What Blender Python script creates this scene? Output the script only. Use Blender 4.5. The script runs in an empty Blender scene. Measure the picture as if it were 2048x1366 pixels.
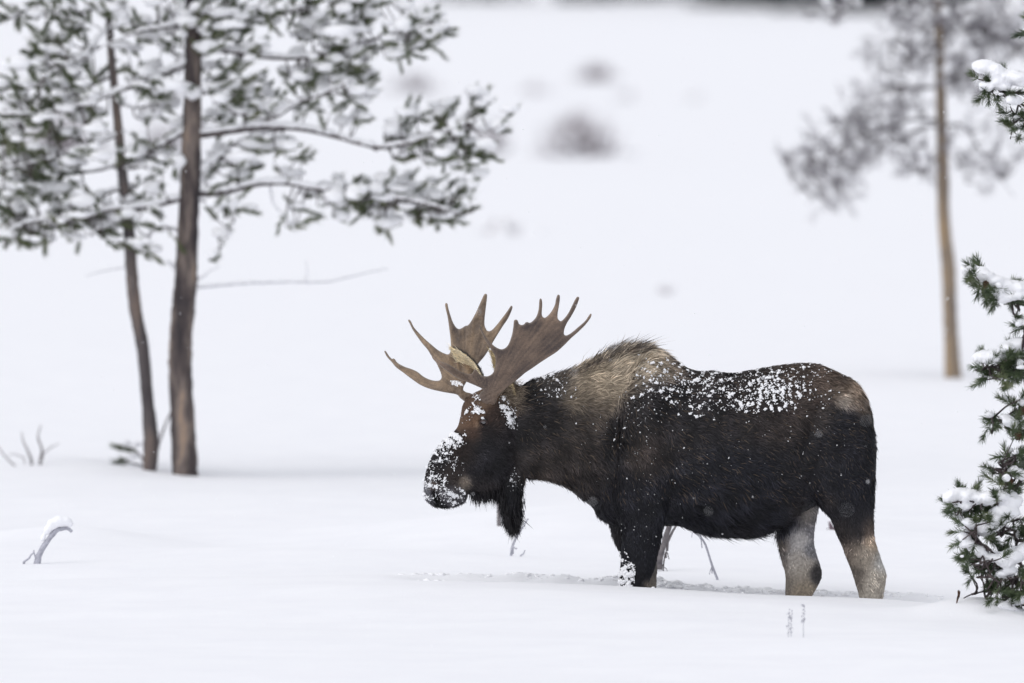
import bpy, bmesh, math, random
import numpy as np
from mathutils import Vector, Matrix
from mathutils.bvhtree import BVHTree
from mathutils.geometry import delaunay_2d_cdt

random.seed(7)
RNG = np.random.default_rng(11)
scene = bpy.context.scene
COL = scene.collection

# ------------------------------------------------------------------ camera
FOCAL = 400.0                       # long telephoto lens, mm
F = FOCAL / 36.0 * 2048.0           # focal length in photo pixels
DIST = 78.0                         # camera to animal, metres
HORIZON = -20.0                     # photo row of the level horizon
PITCH = math.atan((683.0 - HORIZON) / F)
_v = math.atan((1185.0 - 683.0) / F) + PITCH
CAM_H = DIST * math.tan(_v)         # photo row 1185 meets z = 0 at y = 0
cam_data = bpy.data.cameras.new('camera')
cam_data.lens = FOCAL
cam_data.sensor_width = 36.0
cam_data.clip_start = 0.5
cam_data.clip_end = 6000.0
cam_data.dof.use_dof = True
cam_data.dof.focus_distance = 77.6
cam_data.dof.aperture_fstop = 2.0
cam = bpy.data.objects.new('camera', cam_data)
cam.location = (0, -DIST, CAM_H)
cam.rotation_euler = (math.pi / 2 - PITCH, 0, 0)
COL.objects.link(cam)
scene.camera = cam

# ------------------------------------------------------------------ sky, sun, exposure
SUN_EL, SUN_AZ = math.radians(60), math.radians(-125)   # soft light from high on the left
world = bpy.data.worlds.new('World')
scene.world = world
world.use_nodes = True
wn = world.node_tree
wn.nodes.clear()
sky = wn.nodes.new('ShaderNodeTexSky')
sky.sky_type = 'NISHITA'
sky.sun_disc = False
sky.sun_elevation = SUN_EL
sky.sun_rotation = SUN_AZ
sky.air_density = 1.0
sky.dust_density = 2.0
sky.ozone_density = 1.0
hs = wn.nodes.new('ShaderNodeHueSaturation')           # overcast: nearly colourless cloud light
hs.inputs['Saturation'].default_value = 0.24
bgn = wn.nodes.new('ShaderNodeBackground')
bgn.inputs['Strength'].default_value = 0.15
wo = wn.nodes.new('ShaderNodeOutputWorld')
wn.links.new(sky.outputs['Color'], hs.inputs['Color'])
wn.links.new(hs.outputs['Color'], bgn.inputs['Color'])
wn.links.new(bgn.outputs['Background'], wo.inputs['Surface'])

sun_data = bpy.data.lights.new('sun', 'SUN')
sun_data.energy = 0.5
sun_data.angle = math.radians(150)
sun_data.color = (1.0, 0.98, 0.95)
sun = bpy.data.objects.new('sun', sun_data)
_sd = Vector((math.sin(SUN_AZ) * math.cos(SUN_EL), math.cos(SUN_AZ) * math.cos(SUN_EL), math.sin(SUN_EL)))
sun.rotation_euler = (-_sd).to_track_quat('-Z', 'Y').to_euler()
sun.location = (0, 0, 30)
COL.objects.link(sun)

vs = scene.view_settings
scene.display_settings.display_device = 'sRGB'
vs.view_transform = 'Standard'
vs.look = 'None'
vs.exposure = 0.22
vs.gamma = 1.0
vs.use_curve_mapping = False
scene.cycles.use_denoising = True
scene.cycles.max_bounces = 6
scene.cycles.diffuse_bounces = 4

# ------------------------------------------------------------------ helpers
CAMP = np.array([0.0, -DIST, CAM_H])
CP, SP = math.cos(PITCH), math.sin(PITCH)


def ray(px, py):
    a = (np.asarray(px, float) - 1024.0) / F
    b = -(np.asarray(py, float) - 683.0) / F
    return np.stack([a, CP + b * SP, -SP + b * CP], -1)


def P(px, py, Y):
    """photo pixel at world depth Y -> point"""
    d = ray(px, py)
    t = (np.asarray(Y, float) + DIST) / d[..., 1]
    return CAMP + d * t[..., None]


def proj(p):
    q = np.asarray(p, float) - CAMP
    fw = q[..., 1] * CP - q[..., 2] * SP
    up = q[..., 1] * SP + q[..., 2] * CP
    return 1024.0 + F * q[..., 0] / fw, 683.0 - F * up / fw


def lin(c):
    c = np.asarray(c, float) / 255.0
    return np.where(c <= 0.04045, c / 12.92, ((c + 0.055) / 1.055) ** 2.4)


def sstep(a, b, x):
    t = np.clip((np.asarray(x, float) - a) / (b - a), 0, 1)
    return t * t * (3 - 2 * t)


def wave(p, scale, seed, octaves=3):
    """cheap smooth pseudo noise in about -1..1"""
    r = np.random.default_rng(seed)
    p = np.asarray(p, float)
    out = np.zeros(p.shape[:-1])
    amp, tot = 1.0, 0.0
    for o in range(octaves):
        for k in range(4):
            d = r.normal(size=p.shape[-1])
            d /= np.linalg.norm(d)
            out += amp * 0.5 * np.sin((p @ d) * (2 * math.pi / scale) * (0.7 + 0.6 * r.random()) + r.random() * 6.28)
        tot += amp
        scale *= 0.5
        amp *= 0.5
    return out / tot


def unit(v):
    return v / np.maximum(np.linalg.norm(v, axis=-1, keepdims=True), 1e-9)


def mesh_np(name, V, Fc, mat=None, parent=None, smooth=True, col=None, nrm=None):
    V = np.asarray(V, np.float32)
    Fc = np.asarray(Fc, np.int32)
    me = bpy.data.meshes.new(name)
    k = Fc.shape[1]
    me.vertices.add(len(V))
    me.vertices.foreach_set('co', V.ravel())
    me.loops.add(Fc.size)
    me.loops.foreach_set('vertex_index', Fc.ravel())
    me.polygons.add(len(Fc))
    me.polygons.foreach_set('loop_start', np.arange(0, Fc.size, k, dtype=np.int32))
    if smooth:
        me.polygons.foreach_set('use_smooth', np.ones(len(Fc), bool))
    me.update(calc_edges=True)
    me.validate()
    if col is not None:
        at = me.color_attributes.new('Col', 'FLOAT_COLOR', 'POINT')
        c4 = np.ones((len(V), 4), np.float32)
        c4[:, :3] = col
        at.data.foreach_set('color', c4.ravel())
    if nrm is not None:
        me.normals_split_custom_set_from_vertices(np.asarray(nrm, np.float32).tolist())
    if mat is not None:
        me.materials.append(mat)
    ob = bpy.data.objects.new(name, me)
    COL.objects.link(ob)
    if parent is not None:
        ob.parent = parent
        ob.matrix_parent_inverse = Matrix.Translation(-parent.location)
    return ob


class MB:
    """collects triangles of one part"""
    def __init__(self):
        self.v, self.f, self.c, self.n = [], [], [], 0

    def add(self, V, Fc, col=None):
        V = np.asarray(V, float).reshape(-1, 3)
        Fc = np.asarray(Fc, int)
        if Fc.shape[1] == 4:
            Fc = np.concatenate([Fc[:, [0, 1, 2]], Fc[:, [0, 2, 3]]])
        self.v.append(V)
        self.f.append(Fc + self.n)
        if col is not None:
            self.c.append(np.broadcast_to(np.asarray(col, float), V.shape))
        self.n += len(V)

    def build(self, name, mat, parent=None, smooth=True):
        if not self.v:
            return None
        c = np.concatenate(self.c) if self.c else None
        return mesh_np(name, np.concatenate(self.v), np.concatenate(self.f), mat, parent, smooth, c)


def spline(pts, n):
    """Catmull-Rom through pts (any dimension), n samples"""
    p = np.asarray(pts, float)
    if len(p) == 2:
        return p[0] + (p[1] - p[0]) * np.linspace(0, 1, n)[:, None]
    q = np.concatenate([[2 * p[0] - p[1]], p, [2 * p[-1] - p[-2]]])
    u = np.linspace(0, len(p) - 1 - 1e-9, n)
    i = u.astype(int)
    t = (u - i)[:, None]
    a, b, c, d = q[i], q[i + 1], q[i + 2], q[i + 3]
    return 0.5 * (2 * b + (c - a) * t + (2 * a - 5 * b + 4 * c - d) * t ** 2 + (3 * b - a - 3 * c + d) * t ** 3)


def tube_geo(pts, rad, k=7, rough=0.0, seed=0):
    pts = np.asarray(pts, float)
    n = len(pts)
    rad = np.broadcast_to(np.asarray(rad, float), (n,))
    t = unit(np.gradient(pts, axis=0))
    ref = np.array([0.0, 0.0, 1.0]) if abs(t[:, 2]).mean() < 0.8 else np.array([0.0, 1.0, 0.0])
    a = unit(np.cross(t, ref))
    b = np.cross(t, a)
    ang = np.arange(k) * 2 * math.pi / k
    r = rad[:, None] * np.ones(k)
    if rough:
        rr = np.random.default_rng(seed)
        r = r * (1 + rough * rr.normal(size=(n, k)))
    V = pts[:, None, :] + r[..., None] * (np.cos(ang)[None, :, None] * a[:, None, :] + np.sin(ang)[None, :, None] * b[:, None, :])
    V = V.reshape(-1, 3)
    i = np.arange(n - 1)[:, None] * k
    j = np.arange(k)[None, :]
    j2 = (j + 1) % k
    q = np.stack([i + j, i + k + j, i + k + j2, i + j2], -1).reshape(-1, 4)
    f = np.concatenate([q[:, [0, 1, 2]], q[:, [0, 2, 3]]])
    V = np.concatenate([V, pts[:1], pts[-1:]])
    c0, c1 = n * k, n * k + 1
    jj = np.arange(k)
    f = np.concatenate([f, np.stack([np.full(k, c0), jj, (jj + 1) % k], -1),
                        np.stack([np.full(k, c1), (n - 1) * k + (jj + 1) % k, (n - 1) * k + jj], -1)])
    return V, f


def ico(sub):
    bm = bmesh.new()
    bmesh.ops.create_icosphere(bm, subdivisions=sub, radius=1.0)
    V = np.array([v.co[:] for v in bm.verts])
    f = np.array([[v.index for v in x.verts] for x in bm.faces])
    bm.free()
    return V, f


ICO1, ICO2, ICO3 = ico(1), ico(2), ico(3)


def blobs(mb, C, S, tpl=ICO2, jitter=0.18, rng=RNG, rot=True, axes=None):
    """many lumpy ellipsoids: centres C (n,3), radii S (n,3)"""
    V, f = tpl
    n = len(C)
    if n == 0:
        return
    C, S = np.asarray(C, float), np.asarray(S, float)
    W = V[None] * (1 + jitter * rng.normal(size=(n, len(V), 1)))
    W = W * S[:, None, :]
    if axes is not None:                       # (n,3,3) rows = local axes
        W = np.einsum('nij,njk->nik', W, axes)
    elif rot:
        a = rng.random(n) * 6.28
        c, s = np.cos(a)[:, None], np.sin(a)[:, None]
        W = np.stack([W[..., 0] * c - W[..., 1] * s, W[..., 0] * s + W[..., 1] * c, W[..., 2]], -1)
    W = W + C[:, None, :]
    ff = f[None] + (np.arange(n) * len(V))[:, None, None]
    mb.add(W.reshape(-1, 3), ff.reshape(-1, 3))


def remesh(V, Fc, voxel, smooth_it=6, smooth_f=0.5):
    """one continuous skin over overlapping closed shapes"""
    ob = mesh_np('tmp', V, Fc)
    m = ob.modifiers.new('r', 'REMESH')
    m.mode = 'VOXEL'
    m.voxel_size = voxel
    if smooth_it:
        s = ob.modifiers.new('s', 'SMOOTH')
        s.factor = smooth_f
        s.iterations = smooth_it
    dg = bpy.context.evaluated_depsgraph_get()
    me = bpy.data.meshes.new_from_object(ob.evaluated_get(dg))
    v = np.zeros(len(me.vertices) * 3, np.float32)
    me.vertices.foreach_get('co', v)
    q = np.zeros(len(me.loops), np.int32)
    me.loops.foreach_get('vertex_index', q)
    lt = np.zeros(len(me.polygons), np.int32)
    me.polygons.foreach_get('loop_total', lt)
    ls = np.zeros(len(me.polygons), np.int32)
    me.polygons.foreach_get('loop_start', ls)
    tri = [np.stack([q[ls], q[ls + 1], q[ls + 2]], -1)]
    b = lt == 4
    tri.append(np.stack([q[ls[b]], q[ls[b] + 2], q[ls[b] + 3]], -1))
    old = ob.data
    bpy.data.objects.remove(ob)
    bpy.data.meshes.remove(old)
    bpy.data.meshes.remove(me)
    return v.reshape(-1, 3).astype(float), np.concatenate(tri)


def vnormals(V, T):
    fn = np.cross(V[T[:, 1]] - V[T[:, 0]], V[T[:, 2]] - V[T[:, 0]])
    N = np.zeros_like(V)
    for k in range(3):
        np.add.at(N, T[:, k], fn)
    return unit(N)


def empty(name, loc):
    o = bpy.data.objects.new(name, None)
    o.empty_display_size = 0.2
    o.location = Vector([float(x) for x in loc])
    COL.objects.link(o)
    return o


def tag(o, label=None, cat=None, group=None, kind=None):
    if label:
        o['label'] = label
    if cat:
        o['category'] = cat
    if group:
        o['group'] = group
    if kind:
        o['kind'] = kind
    return o


# ------------------------------------------------------------------ materials
def mat_new(name, rough=0.8, spec=0.3):
    m = bpy.data.materials.new(name)
    m.use_nodes = True
    nt = m.node_tree
    b = nt.nodes['Principled BSDF']
    b.inputs['Roughness'].default_value = rough
    b.inputs['Specular IOR Level'].default_value = spec
    return m, nt, b


def mat_noise(name, cols, scale=8.0, stretch=(1, 1, 1), rough=0.85, spec=0.2, bump=0.0, bump_scale=60.0, detail=6.0, pos=None):
    m, nt, b = mat_new(name, rough, spec)
    tc = nt.nodes.new('ShaderNodeTexCoord')
    mp = nt.nodes.new('ShaderNodeMapping')
    mp.inputs['Scale'].default_value = stretch
    nz = nt.nodes.new('ShaderNodeTexNoise')
    nz.inputs['Scale'].default_value = scale
    nz.inputs['Detail'].default_value = detail
    nz.inputs['Roughness'].default_value = 0.62
    cr = nt.nodes.new('ShaderNodeValToRGB')
    el = cr.color_ramp.elements
    if pos is None:
        pos = np.linspace(0.3, 0.72, len(cols))
    while len(el) < len(cols):
        el.new(0.5)
    for e, p_, c in zip(el, pos, cols):
        e.position = p_
        e.color = (*lin(c), 1)
    nt.links.new(tc.outputs['Object'], mp.inputs['Vector'])
    nt.links.new(mp.outputs['Vector'], nz.inputs['Vector'])
    nt.links.new(nz.outputs['Fac'], cr.inputs['Fac'])
    nt.links.new(cr.outputs['Color'], b.inputs['Base Color'])
    if bump:
        n2 = nt.nodes.new('ShaderNodeTexNoise')
        n2.inputs['Scale'].default_value = bump_scale
        n2.inputs['Detail'].default_value = 5
        bp = nt.nodes.new('ShaderNodeBump')
        bp.inputs['Strength'].default_value = bump
        bp.inputs['Distance'].default_value = 0.01
        nt.links.new(mp.outputs['Vector'], n2.inputs['Vector'])
        nt.links.new(n2.outputs['Fac'], bp.inputs['Height'])
        nt.links.new(bp.outputs['Normal'], b.inputs['Normal'])
    return m


def mat_vcol(name, rough=0.7, spec=0.25, noise=0.0, nscale=90.0):
    m, nt, b = mat_new(name, rough, spec)
    a = nt.nodes.new('ShaderNodeVertexColor')
    a.layer_name = 'Col'
    if noise:
        tc = nt.nodes.new('ShaderNodeTexCoord')
        nz = nt.nodes.new('ShaderNodeTexNoise')
        nz.inputs['Scale'].default_value = nscale
        nz.inputs['Detail'].default_value = 4
        mr = nt.nodes.new('ShaderNodeMapRange')
        mr.inputs['From Min'].default_value = 0.3
        mr.inputs['From Max'].default_value = 0.7
        mr.inputs['To Min'].default_value = 1 - noise
        mr.inputs['To Max'].default_value = 1 + noise
        mx = nt.nodes.new('ShaderNodeVectorMath')
        mx.operation = 'SCALE'
        nt.links.new(tc.outputs['Object'], nz.inputs['Vector'])
        nt.links.new(nz.outputs['Fac'], mr.inputs['Value'])
        nt.links.new(a.outputs['Color'], mx.inputs[0])
        nt.links.new(mr.outputs['Result'], mx.inputs['Scale'])
        nt.links.new(mx.outputs['Vector'], b.inputs['Base Color'])
    else:
        nt.links.new(a.outputs['Color'], b.inputs['Base Color'])
    return m


M_SNOW = mat_noise('snow', [(244, 244, 248), (249, 249, 252)], scale=2.0, rough=0.75, spec=0.15, bump=0.25, bump_scale=45.0)
M_SNOWC = mat_noise('snow_clump', [(249, 249, 252), (252, 252, 254)], scale=20.0, rough=0.8, spec=0.12, bump=0.4, bump_scale=140.0)
M_BARK = mat_noise('pine_bark', [(58, 54, 57), (84, 76, 75), (124, 113, 107), (162, 140, 122)], scale=3.2, stretch=(2.2, 2.2, 0.5), bump=0.8, bump_scale=30.0, pos=(0.38, 0.50, 0.60, 0.70))
M_BARK2 = mat_noise('young_pine_bark', [(62, 58, 62), (94, 88, 88), (130, 114, 104)], scale=5.0, stretch=(1.5, 1.5, 0.4), bump=0.8, bump_scale=30.0)
M_BARK3 = mat_noise('golden_bark', [(92, 88, 90), (146, 130, 112), (206, 166, 110)], scale=2.0, stretch=(2.0, 2.0, 0.5), bump=0.6, bump_scale=30.0)
M_TWIG = mat_noise('twig', [(58, 52, 56), (96, 86, 84)], scale=14.0)
M_FROST = mat_noise('frosted_twig', [(146, 146, 156), (200, 200, 210)], scale=30.0)
M_DEAD = mat_noise('dead_wood', [(92, 88, 92), (140, 134, 134)], scale=20.0)
M_WILLOW = mat_noise('willow_stem', [(96, 82, 90), (134, 116, 124)], scale=6.0)
M_NEEDLE = mat_noise('pine_needles', [(56, 64, 48), (90, 98, 70), (122, 124, 92)], scale=3.0, rough=0.6, spec=0.3)
M_NEEDLE2 = mat_noise('near_pine_needles', [(48, 60, 44), (80, 94, 66), (118, 124, 90)], scale=7.0, rough=0.55, spec=0.35)
M_NEEDLE3 = mat_noise('far_conifer_needles', [(34, 40, 44), (52, 58, 62)], scale=0.5)
M_HOAR = mat_noise('hoar_twig', [(118, 115, 120), (168, 165, 170)], scale=6.0)
M_CONE = mat_noise('cone', [(52, 38, 32), (92, 66, 50)], scale=40.0)

# ------------------------------------------------------------------ ground
_lipx = np.array([-12, -4.0, -0.7, 0.74, 1.85, 2.57, 3.0, 3.55, 5.0, 12.0])
_lipz = np.array([0.02, 0.05, 0.115, 0.075, 0.0, -0.005, -0.06, -0.15, -0.2, -0.2])


def gauss(x, y, cx, cy, rx, ry):
    return np.exp(-((x - cx) / rx) ** 2 - ((y - cy) / ry) ** 2)


def smooth_lip(x):
    o = 0
    for d, w in ((-0.5, .2), (-0.25, .2), (0, .2), (0.25, .2), (0.5, .2)):
        o = o + w * np.interp(x + d, _lipx, _lipz)
    return o


def ground_z(x, y):
    x, y = np.asarray(x, float), np.asarray(y, float)
    p = np.stack([x, y], -1)
    z = smooth_lip(x) * np.exp(-((y + 0.9) / 2.6) ** 2)
    near = np.exp(-np.maximum(0, np.abs(y) - 12) / 30)
    z = z + 0.030 * near * wave(p * [0.75, 1.0], 5.0, 3, 2)
    z = z + 0.012 * near * wave(p * [0.5, 1.0], 1.7, 5, 2)
    far = sstep(10, 60, y)
    z = z + 0.13 * far * wave(p * [0.6, 1.0], 60.0, 8, 3)
    # the animal's furrow, its near lip kept whole
    tr = sstep(-0.9, 0.2, x) * (1 - sstep(3.2, 4.2, x))
    z = z - 0.20 * tr * np.exp(-((y - 0.02) / 0.36) ** 4)
    z = z + 0.035 * tr * np.exp(-((y - 0.62) / 0.16) ** 2) * (0.6 + 0.6 * wave(p, 0.35, 9, 3))
    # drifts
    z = z + 0.16 * gauss(x, y, -3.35, 7.0, 0.75, 1.0)
    z = z + 0.20 * gauss(x, y, 0.35, 7.6, 1.3, 1.6)
    z = z + 0.10 * gauss(x, y, -1.6, 4.2, 1.8, 1.0)
    z = z + 0.12 * gauss(x, y, 1.6, 9.0, 1.3, 1.3)
    z = z + 0.12 * gauss(x, y, -3.9, 19.0, 1.0, 2.6)
    z = z + 0.15 * gauss(x, y, 3.15, -2.3, 0.42, 0.5)
    # the far slope up to the trees
    z = z + np.where(y > 450, (np.maximum(y - 450, 0) / 320.0) ** 2 * 2.9, 0.0)
    return z


def geo(a, b, n):
    return a * (b / a) ** (np.arange(1, n + 1) / n)


xs = np.arange(-4.6, 4.6001, 0.04)
xs = np.concatenate([-(4.6 + geo(0.06, 500, 55))[::-1], xs, 4.6 + geo(0.06, 500, 55)])
ys = np.concatenate([-13.0 - geo(0.1, 120, 25)[::-1], np.arange(-13, 2.0, 0.045), np.arange(2.0, 26, 0.12), 26 + geo(0.2, 1900, 110)])
GX, GY = np.meshgrid(xs, ys)
GZ = ground_z(GX, GY)
nx, ny = len(xs), len(ys)
i = (np.arange(ny - 1)[:, None] * nx + np.arange(nx - 1)[None, :]).reshape(-1)
ground = mesh_np('snow_ground', np.stack([GX, GY, GZ], -1).reshape(-1, 3), np.stack([i, i + 1, i + nx + 1, i + nx], -1), M_SNOW)
tag(ground, 'deep smooth white snow covering the whole meadow', 'snow', kind='structure')


def G(px, py):
    """photo pixel -> point where the view ray meets the snow"""
    d = ray(px, py)
    t0, hit = 45.0, None
    ts = np.concatenate([np.arange(55, 130, 0.05), np.arange(130, 1200, 0.5)])
    pts = CAMP + d * ts[:, None]
    h = pts[:, 2] - ground_z(pts[:, 0], pts[:, 1])
    k = np.argmax(h < 0)
    return pts[k]


def PXM(Y):
    """photo pixels per metre at depth Y"""
    return F / (Y + DIST)


# crumbled snow along the furrow
mb = MB()
n = 2600
cx = RNG.uniform(-0.8, 3.0, n)
dens = 0.25 + 0.75 * np.clip(wave(np.stack([cx, cx * 0], -1), 0.7, 12, 3) + 0.35, 0, 1)
dens = dens * np.interp(cx, [-0.8, -0.5, -0.1, 0.2, 0.85, 1.1, 1.5, 1.9, 3.0], [.2, .5, .3, .2, .5, 1.0, .8, .5, .35])
keep = RNG.random(n) < dens
cx = cx[keep]
n = len(cx)
cy = np.where(RNG.random(n) < 0.8, RNG.normal(0.62, 0.07, n), RNG.normal(-0.38, 0.03, n))
s = np.minimum(np.exp(RNG.normal(-4.7, 0.4, n)), 0.024)
cz = ground_z(cx, cy) + s * 0.2 + 0.012 * RNG.random(n) * dens[keep]
blobs(mb, np.stack([cx, cy, cz - 0.004], -1), np.stack([s * 1.8, s * 1.6, s * 0.9], -1), ICO1, 0.12)
V, T = remesh(np.concatenate(mb.v), np.concatenate(mb.f), 0.007, 3, 0.5)
cr_ob = mesh_np('snow_crumbs', V, T, M_SNOWC)
tag(cr_ob, 'broken snow crumbs along the furrow beside the moose', 'snow', kind='stuff')

# ------------------------------------------------------------------ vegetation helpers


def needles(mb, p, d, L=0.10, per=60, nl=0.055, w=0.0035, spread=0.9, rng=RNG):
    """bottle-brush tufts: p (n,3) tuft base, d (n,3) unit shoot direction"""
    p, d = np.asarray(p, float), unit(np.asarray(d, float))
    n = len(p)
    if n == 0:
        return
    s = rng.random((n, per, 1)) ** 0.8
    rad = rng.normal(size=(n, per, 3))
    rad -= (rad * d[:, None]).sum(-1, keepdims=True) * d[:, None]
    rad = unit(rad)
    dirn = unit(d[:, None] * (0.55 + 0.5 * s) + rad * spread * (1.05 - 0.55 * s) + 0.12 * rng.normal(size=(n, per, 3)))
    Lk = np.broadcast_to(np.asarray(L, float).reshape(-1, 1, 1), (n, 1, 1))
    base = p[:, None] + d[:, None] * s * Lk
    ln = nl * (0.7 + 0.5 * rng.random((n, per, 1)))
    side = unit(np.cross(dirn, rng.normal(size=(n, per, 3)))) * w * 0.5
    a = base - side
    b = base + side
    m = base + dirn * ln * 0.6
    c = base + dirn * ln
    V = np.stack([a, b, m - side * 0.8, m + side * 0.8, c], 2).reshape(-1, 3)
    k = np.arange(n * per)[:, None] * 5
    f = np.concatenate([k + [0, 1, 3], k + [0, 3, 2], k + [2, 3, 4]])
    mb.add(V, f)


def branch_pts(spec, Y0, n=24, bow=0.0, seed=0):
    """photo polyline (px,py[,dY]) at depth Y0 -> smooth 3-D curve"""
    a = np.array([[q[0], q[1], q[2] if len(q) > 2 else 0.0] for q in spec], float)
    c = spline(a, n)
    w = P(c[:, 0], c[:, 1], Y0 + c[:, 2])
    t = np.linspace(0, 1, n)
    r = np.random.default_rng(seed)
    w[:, 2] += 0.006 * np.cumsum(r.normal(size=n)) * t
    w[:, 1] += bow * t ** 1.3
    return w


def trunk_mesh(spec, Y0, mat, parent, rough=0.035, above=None, seed=1):
    """spec rows (px, py, width px) bottom to top"""
    a = np.array(spec, float)
    c = spline(a, 90)
    w = P(c[:, 0], c[:, 1], np.full(len(c), Y0))
    r = c[:, 2] * 0.5 / PXM(Y0)
    if above is not None:                       # trunk goes on above the frame
        top, rt, m = above
        k = np.linspace(0, 1, 30)[1:]
        d = w[-1] - w[-12]
        d = d / d[2]
        ext = w[-1] + d * ((top - w[-1, 2]) * k)[:, None]
        ext[:, 0] += 0.03 * np.sin(k * 9)
        w = np.concatenate([w, ext])
        r = np.concatenate([r, r[-1] + (rt - r[-1]) * k])
    V, f = tube_geo(w, r, 18, rough, seed)
    mb = MB()
    mb.add(V, f)
    mb.build('trunk', mat, parent)
    return w, r


def tufted_tree(root, branches, regions, Y0, m_twig, m_needle, depth=0.5, per=46, nl=0.075, nw=0.006, snow=1.0, tuft=0.13,
                seed=0, snow_size=0.055, voxel=None, maxtwig=0.55, branch_snow=0.6, extra=None, m_snow=None, nblob=1, bare=(), keep=1.0, spread=0.85, outward=0.0, tx=None):
    """branches: list of (points (n,3), r0, r1).  regions: (px,py,rx,ry,n).  Each tuft sits on a twig from the nearest branch."""
    rng = np.random.default_rng(seed)
    allp = np.concatenate([b[0] for q, b in enumerate(branches) if q not in bare])
    twigs, nd, sn = MB(), MB(), MB()
    for q, (b, r0, r1) in enumerate(branches):
        mbb = MB()
        mbb.add(*tube_geo(b, np.linspace(r0 * 0.8, r1 * 0.8, len(b)), 7, 0.05, seed))
        mbb.build('branch', M_FROST if q in bare else m_twig, root)
    C = []
    for (px, py, rx, ry, n) in regions:
        u = rng.normal(size=(n, 2))
        u /= np.maximum(1, np.linalg.norm(u, axis=1, keepdims=True) / 1.5)
        n = max(1, int(round(n * keep)))
        u = u[:n]
        C.append(P(px + rx * 0.72 * u[:, 0], py + ry * 0.72 * u[:, 1], Y0 + rng.normal(0, depth * 0.5, n)))
    if extra is not None:
        C.append(extra)
    C = np.concatenate(C)
    tp, td = [], []
    for c in C:
        dd = (allp - c) * [1, 0.75, 1]
        k = int(np.argmin((dd ** 2).sum(1) + 0.012 * rng.random(len(allp))))
        a = allp[k]
        v = c - a
        L = np.linalg.norm(v)
        if L > maxtwig:
            c = a + v * (maxtwig * (0.7 + 0.3 * rng.random()) / L)
            v = c - a
            L = np.linalg.norm(v)
        mid = a + v * 0.5 + rng.normal(0, 0.03, 3) - [0, 0, 0.04 * L]
        cur = spline(np.stack([a, mid, c]), 6)
        twigs.add(*tube_geo(cur, np.linspace(0.008, 0.004, 6), 4))
        e = unit(cur[-1] - cur[-3]) + np.array([0, 0, 0.22]) + rng.normal(0, 0.35, 3)
        if outward:
            e = e * 0.6 + outward * np.array([np.sign(c[0] - tx), 0, 0.55])
        tp.append(c)
        td.append(unit(e))
        if L > 0.22:
            tp.append(cur[3])
            td.append(unit(unit(cur[4] - cur[2]) * 0.5 + rng.normal(0, 0.6, 3)))
    tp, td = np.array(tp), np.array(td)
    Ls = tuft * (0.6 + 0.8 * rng.random(len(tp)))
    needles(nd, tp, td, Ls, per, nl, nw, spread, rng)
    # snow resting on the tufts and along the branches
    k = rng.random(len(tp)) < snow
    nb = nblob
    cs, ss = [], []
    for q in range(nb):
        off = td * (Ls * (0.25 + 0.55 * rng.random(len(tp))))[:, None]
        c = tp + off + np.stack([rng.normal(0, 0.015, len(tp)), rng.normal(0, 0.03, len(tp)), np.full(len(tp), snow_size * 0.75)], -1)
        z = snow_size * (0.55 + 0.8 * rng.random(len(tp)))
        cs.append(c[k])
        ss.append(np.stack([z * (1.2 + 0.5 * outward), z * 1.1, z * 0.8], -1)[k])
    for b, r0, r1 in branches:
        m = int(len(b) * 3)
        u = np.sort(rng.random(m))
        u = u[rng.random(m) < branch_snow]
        ii = u * (len(b) - 1)
        pp = np.stack([np.interp(ii, np.arange(len(b)), b[:, q]) for q in range(3)], -1)
        rr = r0 + (r1 - r0) * u
        z = np.minimum(0.62 * snow_size, rr * 1.1 + 0.005) * (0.6 + 0.6 * rng.random(len(u)))
        pp[:, 2] += rr * 0.8 + z * 0.35
        cs.append(pp)
        ss.append(np.stack([z * 1.7, z * 1.0, z * 0.75], -1))
    cs, ss = np.concatenate(cs), np.concatenate(ss)
    blobs(sn, cs, ss * (0.75 + 0.5 * rng.random(ss.shape)), ICO2, 0.10, rng, rot=not outward)
    if voxel:
        V, T = remesh(np.concatenate(sn.v), np.concatenate(sn.f), voxel, 4, 0.5)
        sn = MB()
        sn.add(V, T)
    t = twigs.build('twigs', m_twig, root)
    tag(t, kind='stuff')
    t = nd.build('needles', m_needle, root, smooth=False)
    tag(t, kind='stuff')
    t = sn.build('snow_load', m_snow or M_SNOWC, root)
    tag(t, kind='stuff')


# ------------------------------------------------------------------ the two pines on the left
YB = G(370, 950)[1]
YS = G(300, 944)[1] + 0.15
big = empty('pine_tree', G(370, 950))
tag(big, 'thick lodgepole pine with snow-laden green boughs and one thin bare branch', 'tree')
small = empty('pine_tree', G(300, 944))
tag(small, 'thin crooked pine leaning beside the thicker snowy pine', 'tree')
tb, rb = trunk_mesh([(371, 975, 54), (370, 945, 52), (366, 850, 49), (361, 760, 47), (361, 690, 46), (366, 620, 46), (372, 560, 46), (375, 480, 42),
                     (380, 380, 41), (383, 300, 39), (385, 200, 36), (386, 100, 33), (386, 0, 30)], YB, M_BARK, big, above=(9.5, 0.02, 0), seed=3)
tsm, rs = trunk_mesh([(300, 970, 29), (300, 940, 28), (302, 880, 31), (295, 800, 25), (286, 700, 25), (271, 620, 25), (263, 540, 24), (259, 470, 23),
                      (250, 400, 21), (241, 300, 19), (231, 200, 17), (222, 100, 15), (217, 0, 13)], YS, M_BARK2, small, above=(7.0, 0.012, 0), seed=4)


def br(spec, Y, r0, r1, bow=0.0, seed=0, n=26):
    return (branch_pts(spec, Y, n, bow, seed), r0, r1)


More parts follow.
